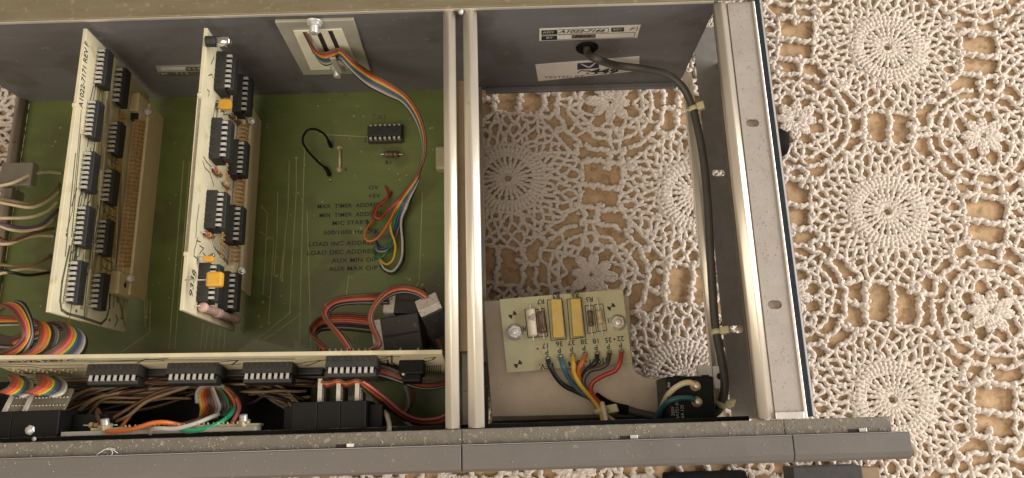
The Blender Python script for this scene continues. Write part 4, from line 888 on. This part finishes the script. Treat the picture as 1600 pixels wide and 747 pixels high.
MB().abox(a[0] + 2, a[0] + 6, b[1] - 6, b[1] - .3, 26, 36).build('clamp_foot', 'clear_plastic', lk, bevel=.5)
for pts, c, r_, lb in (([(166, 674, 84), (185, 674, 85), (210, 670, 86), (235, 662, 86), (255, 660, 84), (275, 663, 80), (300, 668, 72)], 'orange', .95, 'bright orange wire lying along the grey terminal strip'),
                       ([(235, 677, 82), (239, 671, 85), (250, 670, 86), (275, 670, 85), (305, 662, 82), (330, 652, 76), (341, 648, 70)], 'white', .95, 'white wire between the orange and green wires on the terminal strip'),
                       ([(281, 669, 83), (290, 673, 84), (310, 672, 84), (335, 665, 82), (352, 655, 78), (362, 645, 72), (366, 638, 66)], 'brightgreen', 1.0, 'bright green wire on the terminal strip'),
                       ([(330, 668, 82), (340, 671, 83), (355, 670, 82), (366, 655, 74), (374, 636, 66), (368, 618, 60)], 'pink', .9, 'dull pink wire right of the green wire on the terminal strip'),
                       ([(158, 662, 80), (152, 650, 74), (153, 640, 68), (160, 660, 70)], 'brown', .8, 'short red brown wire loop above the left nut of the terminal strip'),
                       ([(280, 664, 74), (310, 655, 70), (325, 640, 64), (330, 620, 58)], 'brown', .8, 'brown wire running from the terminal strip up into the bundle'),
                       ([(595, 638, 70), (604, 648, 76), (608, 662, 80), (608, 674, 84)], 'white', 1.0, 'short white wire right of the black switch block'),
                       ([(614, 650, 60), (628, 656, 58), (644, 668, 58), (652, 680, 60)], 'grey', .95, 'pale grey wire slanting to the foot of the front strip'),
                       ([(632, 600, 52), (638, 620, 50), (637, 636, 52), (626, 648, 54), (606, 651, 56), (596, 640, 60)], 'grey', .8, 'thin grey wire hooking right of the black switch block'),
                       ([(600, 640, 60), (606, 632, 58), (590, 622, 56)], 'grey', .8, 'short grey wire stub beside the white wire')):
    wire(WP3(pts), r_, c, 'hookup_wire', lb)
gb = 'brown wires in the dark space behind the terminal strip'
LBW = ['tan wire arching highest beside the grey contact board', 'tan wire sweeping right from the grey contact board under three chips', 'short tan wire second from the contact board, below the first chip', 'short tan wire ending lowest, left of the small wire loop',
       'red brown wire rising from the left nut to the grey tie loop', 'tan wire running beside the red brown wire towards the tie loop', 'dull orange wire starting at the left nut of the terminal strip', 'brown wire close under the front board, behind the other wires',
       'uppermost brown wire left of the black switch block', 'tan wire left of the black switch block, lowest of three', 'brown wire just right of the tied rainbow bundle', 'brown wire hanging in the space right of the black switch block']
k = 0
for pts, c in (([(100, 632, 56), (130, 612, 58), (160, 606, 58), (200, 605, 56)], 'tan'), ([(98, 645, 54), (130, 632, 58), (150, 622, 60), (185, 614, 60), (230, 608, 58), (310, 604, 58)], 'tan'), ([(106, 660, 56), (120, 645, 58), (145, 625, 60), (178, 612, 60)], 'tan'),
               ([(128, 668, 54), (140, 645, 56), (165, 620, 58), (190, 612, 56)], 'tan'), ([(158, 664, 70), (185, 648, 68), (215, 630, 64), (250, 612, 62), (290, 604, 60), (312, 606, 58)], 'brown'), ([(170, 662, 66), (200, 650, 66), (228, 628, 64), (262, 615, 62), (300, 602, 60)], 'tan'),
               ([(185, 672, 66), (212, 640, 64), (240, 622, 62), (268, 612, 60)], 'orange'), ([(90, 618, 50), (140, 604, 54), (200, 598, 52), (280, 596, 50)], 'brown'), ([(390, 606, 52), (430, 614, 56), (460, 618, 56)], 'brown'), ([(395, 612, 50), (425, 622, 54), (462, 626, 54)], 'tan'), ([(375, 600, 54), (405, 602, 56), (440, 610, 56)], 'brown'), ([(640, 596, 50), (646, 625, 46), (630, 650, 46)], 'brown')):
    wire(WP3(pts), .8, c, 'hookup_wire', LBW[k], group=gb); k += 1
gw = np.random.default_rng(21)
for nm_, (xa, ya), (xb, yb), lb, nw in (('l', (96, 640), (300, 604), 'thick tangle of dull brown wires fanning out right of the grey contact boards', 20), ('m', (380, 604), (470, 640), 'tangle of dark brown wires between the tied rainbow bundle and the black switch block', 14), ('u', (60, 596), (500, 600), 'long loom of dull wires lying close under the front board', 12)):
    tg = thing('wire_bundle', lb, 'wires', W((xa + xb) / 2, (ya + yb) / 2, 48))
    for k in range(nw):
        P = []
        o1 = gw.normal(0, 9 if nm_ != 'u' else 4, 2); o2 = gw.normal(0, 11 if nm_ != 'u' else 4, 2); z0 = gw.uniform(44, 56); bow = gw.normal(-10, 9) * (1 if nm_ != 'u' else .3)
        for f in np.linspace(0, 1, 6): P.append((xa + (xb - xa) * f + o1[0] * (1 - f) + o2[0] * f + gw.normal(0, 3), ya + (yb - ya) * f + o1[1] * (1 - f) + o2[1] * f + bow * math.sin(math.pi * f) + gw.normal(0, 1.5), z0 + 6 * math.sin(math.pi * f) + gw.normal(0, 1.2)))
        c = gw.choice(['brown', 'tan', 'darkbrown', 'brown', 'tan', 'grey', 'red', 'black', 'orange'], p=[.2, .2, .18, .1, .1, .07, .06, .05, .04])
        MB().tube(catmull(WP3(P), 6), gw.uniform(.55, .75), 6).build('wire', WIRE[c], tg)
bd = thing('ribbon_cable', 'folded rainbow ribbon drooping behind the terminal strip, tied off with a grey loop', 'ribbon cable', W(340, 630, 55))
ribbon(bd, EPz([(312, 660), (316, 640), (313, 622), (316, 608), (330, 600)], [66, 62, 62, 64, 64]), EPz([(362, 648), (372, 634), (366, 618), (354, 606), (338, 601)], [60, 60, 62, 64, 64]), ['yellow', 'orange', 'red', 'brown', 'brown', 'grey', 'white', 'black', 'darkbrown', 'green', 'black', 'orange', 'brown'], 1.0)
MB().tube(catmull(WP3([(308, 630, 68), (308, 614, 69), (316, 604, 70), (335, 601, 70), (350, 604, 68)])), .9, 8).build('loop', WIRE['grey'], bd)

# ================================================================== ivory cable plate on the back wall
pl = thing('cable_plate', 'ivory plastic plate with three slots screwed to the back wall', 'plate', WY(505, 110, 182))
P = [WY(x, y, 182.2) * [1, 0, 1] + [0, 182.15, 0] for x, y in [(429.5, 30), (552.5, 26.5), (580.5, 110.5), (474.5, 113)]]
MB().prism(P, (0, -1.6, 0)).build('plate', 'ivory_clear', pl, bevel=.25)
P = [WY(x, y, 182.2) * [1, 0, 1] + [0, 180.5, 0] for x, y in [(458, 42), (534, 39), (561, 101), (486, 104)]]
MB().prism(P, (0, -.5, 0)).build('raised_panel', 'ivory_backlit', pl, bevel=.2)
for q in ([(473, 43.5), (480, 43.5), (497, 78), (490, 78)], [(495, 45), (502, 44.5), (517, 78), (509, 78)], [(512.5, 41.8), (519.5, 41.5), (535, 77), (528, 77.5)]):
    MB().prism([WY(x, y, 182.2) * [1, 0, 1] + [0, 180.02, 0] for x, y in q], (0, -.08, 0)).build('slot', 'slot_dark', pl)
q = WY(526, 88, 180); MB().box((q[0], 175.2, q[2]), (X_, Y_, Z_), (1.5, .6, 7.5)).build('clamp_bar', 'ivory_clear', pl, bevel=.3)
for x, y in ((491, 36), (528, 106)):
    q = WY(x, y, 180); q[1] = 180.2
    s = hexnut(pl, q, -Y_, 3.1, 2.0, 'zinc', 'nut', 3.4, .6); MB().lathe(q, -Y_, [(0, 4.0), (.5, 4.0), (.51, .01)], 20).build('washer', 'zinc', s)
    th = MB(); [th.lathe(q - Y_ * (2.3 + .55 * i), -Y_, [(0, 1.7), (.22, 2.1), (.44, 1.7)], 16) for i in range(6)]; th.build('thread', 'zinc', s)

# ================================================================== right compartment: bracket with resistor board, switch, cable
ZB = 42.0
bk = thing('metal_bracket', 'bare metal bracket plate with a rounded inner corner, under the small resistor board', 'bracket', W(900, 620, ZB))
out = [(755.5, 470), (760, 560), (768, 662)]
arc = [(985 + 3, 560), (990, 574), (997, 583), (1007, 589), (1020, 591)]
pts = [(755.5, 470), (984, 462), (986.5, 548)] + arc + [(1122, 585), (1128, 645), (768, 652)]
Pk = [W(x, y, ZB) for x, y in pts]
MB().prism([p - Z_ * 1.5 for p in Pk], Z_ * 1.5).build('plate', 'dull_steel', bk, bevel=.4)
a = W(768, 652, ZB); b_ = W(1042, 642, ZB)
MB().prism([(a[0], a[1], ZB - .02), (a[0], a[1] - 1.6, ZB - .6), (a[0], a[1] - 2.6, ZB - 2.4), (a[0], a[1] - 2.8, ZB - 14), (a[0], a[1] - 1.3, ZB - 14), (a[0], a[1] - 1.2, ZB - 3), (a[0], a[1], ZB - 1.52)], (b_[0] - a[0], 0, 0)).build('folded_lip', 'dull_steel', bk)
ZR = 50.0
ra, rb, rc_, rd = [W(x, y, ZR) for x, y in [(780, 467.5), (973, 451.5), (988, 567), (792, 583)]]
ru = nrm(rb - ra); rv = np.cross(Z_, ru)       # ru to the right, rv away from the front
rbd = thing('circuit_board', 'small olive resistor board with two yellow block resistors, bolted over the bracket', 'circuit board', W(885, 520, ZB))
MB().prism([p - Z_ * 1.6 for p in (ra, rb, rc_, rd)], Z_ * 1.6).build('board', 'pcb_olive', rbd, bevel=.12, seg=1)
def R_(x, y, e=0.0): return W(x, y, ZR + e)
for x, y, mt in ((804.5, 519, 'zinc'), (965, 504.5, 'brass')):
    MB().lathe(R_(x, y, .02), Z_, [(0, 3.9), (.4, 3.9), (.41, .01)], 22).build('washer', 'zinc', rbd); hexnut(rbd, R_(x, y, .45), Z_, 3.2, 1.9, mt, 'nut', .9, .46)
for x, y in ((804.5, 519), (965, 504.5)): MB().cyl(R_(x, y, -1.7), -Z_, 2.6, ZR - 1.7 - ZB, 12).build('standoff', 'zinc', rbd)
for (xa, ya, xb, yb) in ((858, 467, 885, 532), (889, 466, 915, 530)):
    t = [R_(x, y, 4) for x, y in ((xa + 2, ya + 1), (xb - 8.5, ya + .5), (xb - 2.5, yb - 4.5), (xa + 6.5, yb - 3.5))]
    o = MB().prism([p - Z_ * 3.6 for p in t], Z_ * 4.6).build('block_resistor', 'res_yellow', rbd, bevel=.45)
    cN = sum(t) / 4; u = nrm(t[2] - t[1] + t[3] - t[0]); 
    text('RS2 1W', cN + Z_ * 1.05 + np.cross(Z_, u) * 1.4, u, np.cross(Z_, u), 2.2, 'res_tan', o, 'CENTER'); text('240 J', cN + Z_ * 1.05 - np.cross(Z_, u) * 1.3, u, np.cross(Z_, u), 2.2, 'res_tan', o, 'CENTER')
rs = resistor(rbd, R_(827.5, 476), R_(833.5, 534), 2.15, 'res_cream', lift=2.2, frac=.73, dog=False)
u = nrm(R_(833.5, 534) - R_(827.5, 476)); pr = np.cross(Z_, u)
for k, s in enumerate(('SMSG', '1K5', '5%')): text(s, (R_(827.5, 476) + R_(833.5, 534)) / 2 + Z_ * (4.42 - .12 * abs(k - 1)) + pr * (1.0 - k * 1.0) - u * 2, u, pr, 1.5, 'ink', rs, 'CENTER')
resistor(rbd, R_(842.5, 478), R_(850, 531), 1.95, 'res_brown', lift=2.0, frac=.62)
resistor(rbd, R_(919.5, 470), R_(925, 527), 1.35, 'res_brown', lift=1.6, frac=.42); resistor(rbd, R_(932.5, 468), R_(941, 525), 1.45, 'res_tan', lift=1.6, frac=.36)
ol = MB()
def outline(q, w=.35):
    P = [R_(x, y, .03) for x, y in q]; polystrip(ol, P + P[:1], w, Z_, .05)
for q in ([(820, 484), (834, 483), (839, 527), (825, 528)], [(836, 484), (850, 482), (856, 525), (841, 527)], [(855, 469), (878, 467), (885, 530), (861, 532)], [(886, 468), (908, 465), (915, 527), (891, 530)], [(914, 478), (927, 477), (932, 519), (919, 521)], [(929, 476), (942, 475), (948, 516), (935, 518)]): outline(q)
for x, y in ((801, 492), (955, 479.5), (809.5, 569)):
    c = R_(x, y, .03); d = nrm(ru * .8 + rv * .5)
    for s in (-1, 1):
        e = np.cross(Z_, d); aa = np.linspace(-.72, .72, 6)
        ol.prism([c] + [c + s * 1.9 * (d * math.cos(q) + e * math.sin(q)) for q in aa], Z_ * .05)
ol.build('printed_outline', 'ink', rbd, kind='stuff')
def rtext(s, x, y, sz, **k): text(s, R_(x, y, .1), -ru, -rv, sz, 'ink', rbd, 'CENTER', **k)
rtext('R7', 845, 471, 3.2, bold=.05); rtext('R3', 869, 462.5, 3.2, bold=.05); rtext('R6', 898.5, 460.5, 3.2, bold=.05); rtext('R5', 921, 467.5, 3.2, bold=.05); rtext('R1', 953.5, 500, 3.0, bold=.05); rtext('R', 819, 513, 3.2, bold=.05)
pins = ((856, 560.5), (875.5, 557.5), (894.5, 555.5), (914, 554), (933, 553), (952, 551.5), (971, 549.5))
for (x, y), nn in zip(pins, ('17', '36', '37', '38', '18', '35', '22')):
    rtext('P', x - 1.5, y - 10.5, 3.3, bold=.05); rtext(nn, x - 1.5 + (-2 if nn == '17' else 0), y - 20.5, 3.3, bold=.05)
    MB().lathe(R_(x, y, .02), Z_, [(0, 1.45), (.7, 1.3), (1.5, .8), (2.4, .62), (2.6, .3), (2.6, .01)], 14).build('solder_joint', 'solder', rbd)
rtext('REV.', 853.5, 572, 3.6, bold=.06); rtext('A1041-7004', 921, 565.5, 3.8, bold=.06, wide=1.05)
tk = MB()
for pts in ([(842, 532), (840, 545), (850, 556)], [(886, 532), (890, 545)], [(947, 518), (960, 530), (968, 543)], [(935, 525), (945, 540)]): polystrip(tk, [R_(x, y, .01) for x, y in pts], .9, Z_, .03)
tk.build('track', 'res_tan', rbd, kind='stuff')
wr = 1.08
J = lambda k: (pins[k][0], pins[k][1] + 2, 52)
TIE = [(938, 641, 48), (941, 652, 50)]
hook = 'wires soldered to the small resistor board'
for pts, c, lb in (([J(0), (859, 571, 53), (868, 588, 51), (882, 603, 49), (905, 614, 48), (930, 625, 47), (955, 633, 46)], 'black', 'black wire from the leftmost pin of the resistor board'),
                   ([J(1), (880, 572, 54), (885, 585, 52), (896, 601, 50), (912, 616, 49), (935, 627, 48)], 'steelblue', 'slate blue wire from the second pin of the resistor board'),
                   ([J(2), (896, 570, 55), (897, 583, 54), (907, 602, 53), (924, 622, 51), (936, 638, 51), (941, 652, 54), (943, 672, 58)], 'yellow', 'yellow wire from the resistor board down past the cable tie'),
                   ([J(3), (909, 568, 55), (904, 580, 53), (907, 597, 51), (920, 616, 49), (934, 630, 48)], 'orange', 'orange wire curving down from the middle pin of the resistor board'),
                   ([J(4), (931, 566, 54), (920, 575, 52), (911, 588, 50), (909, 600, 49), (922, 618, 48), (940, 630, 47)], 'black', 'black wire from the fifth pin of the resistor board'),
                   ([J(5), (949, 567, 56), (938, 575, 55), (922, 579, 53), (913, 590, 52), (913, 605, 51), (922, 622, 50), (936, 634, 49)], 'darkbrown', 'dark brown wire from the sixth pin of the resistor board'),
                   ([J(6), (969, 565, 56), (961, 579, 55), (943, 587, 54), (928, 596, 53), (923, 608, 52), (928, 620, 51), (941, 633, 50)], 'red', 'red wire bowing out from the rightmost pin of the resistor board')):
    wire(WP3(pts), wr, c, 'hookup_wire', lb, group=hook)
wire(WP3([(941, 630, 54), (943, 640, 57), (946, 655, 58), (948, 674, 60)]), 1.15, 'cream', 'hookup_wire', 'short cream wire in front of the cable tie under the resistor board')
wire(WP3([(945, 645, 50), (952, 652, 50), (960, 658, 50), (966, 664, 50)]), .9, 'cream', 'hookup_wire', 'second cream wire bending right below the cable tie')
def cable_tie(c, d, r, label, head, ex):
    d = nrm(d); t = thing('cable_tie', label, 'cable tie', c, 'pale cable ties')
    MB().lathe(np.asarray(c) - d * 1.2, d, [(0, r), (0, r + .55), (2.4, r + .55), (2.4, r)], 20).build('strap', 'tie_plastic', t)
    hd = nrm(head); MB().box(np.asarray(c) + hd * (r + 1.7), (hd, d, np.cross(hd, d)), ex).build('head', 'tie_plastic', t, bevel=.5); return t
cable_tie(W(940, 642, 50), (.25, -1, .1), 3.0, 'pale cable tie holding the coloured wires below the resistor board', (1, .15, .2), (2.8, 1.9, 1.6))
sl = thing('power_cable', 'short grey cable with black shrink sleeve running from the coloured wires to the black switch', 'cable', W(1000, 645, 44))
MB().tube(catmull(WP3([(930, 620, 47), (945, 630, 46), (962, 637, 46), (981, 641, 46)])), 2.25, 14).build('sleeve', 'rubber_black', sl)
MB().tube(catmull(WP3([(978, 640, 46), (1000, 646, 46), (1025, 651, 46), (1050, 654, 46)])), 1.85, 14).build('jacket', 'grey_cable', sl)
pc = thing('power_cable', 'long dark grey cable from the back wall grommet down the right side wall', 'cable', W(1100, 300, 42))
cab = [G + [0, 6, 0], G + [.5, -3, -.5], WY(934, 93, 172), W(962, 102, 50), W(1000, 107, 48), W(1040, 116, 46), W(1064, 133, 44), W(1079, 160, 42), W(1090, 200, 42), W(1099, 250, 42), W(1105, 310, 42), W(1109, 380, 42), W(1113, 450, 42), W(1118, 510, 43), W(1127, 560, 45), W(1132, 600, 46), W(1128, 630, 44), W(1117, 645, 42), W(1095, 652, 42)]
MB().tube(catmull(cab, 10), 2.0, 14).build('jacket', 'grey_cable', pc)
cable_tie(W(1084, 170, 42), W(1090, 200, 42) - W(1079, 160, 42), 2.1, 'pale cable tie on the grey cable nearest the back wall', (1, .2, .5), (1.9, 2.0, 1.6))
cable_tie(W(1119.5, 519, 43.3), W(1127, 560, 45) - W(1118, 510, 43), 2.1, 'pale cable tie on the grey cable halfway down the side wall', (1, .15, .4), (2.3, 1.7, 1.6))
cable_tie(W(1127, 632, 44), W(1117, 645, 42) - W(1132, 600, 46), 2.1, 'pale cable tie on the grey cable beside the black switch', (1, .1, .35), (2.5, 1.9, 1.6))
MB().tube([W(1058, 168, 38), W(1072, 172, 40), W(1084, 171, 43)], .5, 6).build('strap_tail', 'tie_plastic', pc)
mc = thing('mounting_clip', 'white plastic mounting clip behind the black switch', 'clip', W(1110, 590, 45))
a = W(1090, 571, 46); b_ = W(1114, 590, 46); MB().abox(a[0], b_[0], b_[1], a[1], 42.2, 46).build('clip_arm', 'white_plastic', mc, bevel=.4)
a = W(1113.5, 572, 46); b_ = W(1129, 607, 46); MB().abox(a[0], b_[0], b_[1], a[1], 38, 46).build('clip_body', 'white_plastic', mc, bevel=.5)
MB().lathe(W(1125, 588, 46), Z_, [(-.2, .01), (0, 1.6), (.1, 1.6), (.11, .01)], 14).build('hole', 'slot_dark', mc)
ZS = 66.0
ps = thing('power_switch', 'black block switch with two brass terminals in the front right corner', 'switch', W(1080, 625, 43))
a, b2, c_, d_ = [W(x, y, ZS) for x, y in [(1041, 588.5), (1114, 587.5), (1119, 662), (1046, 664)]]
MB().prism([p - Z_ * 24 for p in (a, b2, c_, d_)], Z_ * 24).build('housing', 'block_black', ps, bevel=.7)
for x, y in ((1059, 590), (1103, 589)):
    q = W(x, y, ZS); MB().abox(q[0] - 1.6, q[0] + 1.6, q[1] - .5, q[1] + .9, ZS - 3, ZS - .2).build('latch', 'block_black', ps, bevel=.3)
for x, y in ((1086, 603), (1088.5, 628)):
    q = W(x, y, ZS); o = MB().lathe(q, Z_, [(0, 2.3), (1.0, 2.3), (1.01, 1.55), (4.0, 1.55), (4.3, 1.2), (4.3, .01)], 18).build('terminal', 'brass', ps)
sw_u = nrm(c_ - b2)
for k, (s, x, y) in enumerate((('250V', 1052, 650), ('BA721-01', 1059, 655), ('16A 125', 1067, 657))): text(s, W(x, y, ZS) + Z_ * .06, -sw_u, np.cross(Z_, -sw_u), 1.9, 'ink_white', ps, bold=-.02)
text('SW', W(1043.5, 606, ZS) + Z_ * .06 + ru * .6, -sw_u, np.cross(Z_, -sw_u), 1.6, 'ink_white', ps)
wire(WP3([(1086, 602, 68.5), (1079, 598, 69), (1068, 599, 69), (1055, 606, 68), (1044, 617, 65), (1036, 632, 58), (1030, 650, 52)]), 1.25, 'cream', 'hookup_wire', 'cream wire arching from the upper brass terminal of the black switch')
wire(WP3([(1087, 626, 68.5), (1078, 622, 69), (1062, 622, 69), (1046, 627, 68), (1034, 638, 64), (1026, 652, 60), (1022, 668, 58)]), 1.25, 'teal', 'hookup_wire', 'teal wire arching from the lower brass terminal of the black switch')

# ================================================================== dust, crumbs and lint on the front strip
mb = MB(); g = np.random.default_rng(3)
for k in range(520):
    x = g.uniform(-230, 143); onbar = g.random() < .2; y = g.uniform(-6.0, -.9) if not onbar else g.uniform(-13.5, -7); z = 96.0 if not onbar else 98.0
    r = g.uniform(.06, .26) * (1 if not onbar else .8); u = nrm(g.normal(0, 1, 3)); v = nrm(np.cross(u, g.normal(0, 1, 3))); mb.box((x, y, z + r * .3), (u, v, np.cross(u, v)), (r, r * g.uniform(.4, 1), r * g.uniform(.4, 1)))
for k in range(240):
    x = g.uniform(101, 110.5); y = g.uniform(2, 180); r = g.uniform(.06, .22); u = nrm(g.normal(0, 1, 3)); v = nrm(np.cross(u, g.normal(0, 1, 3))); mb.box((x, y, 95.4 + r * .3), (u, v, np.cross(u, v)), (r, r * .6, r * .5))
o = mb.build('dust', 'dust_grey'); o['kind'] = 'stuff'; o['label'] = 'crumbs of dust on the metal edges'
lp = [(150, 711), (158, 706), (165, 702), (176, 703), (184, 708)]
ln = MB().tube(catmull([W(x, y, 96.5) for x, y in lp], 5), .16, 5).tube(catmull([W(x, y, 96.5) for x, y in [(174, 703), (176, 708), (173, 712)]], 4), .14, 5).tube(catmull([W(x, y, 96.6) for x, y in [(165, 702), (171, 700), (180, 702)]], 4), .12, 5).build('lint_thread', 'lint', None, o_at=W(165, 706, 96))
tag(ln, 'wisp of white lint on the dusty front strip', 'lint')
for o in list(bpy.data.objects):
    if '_w' in o: del o['_w']
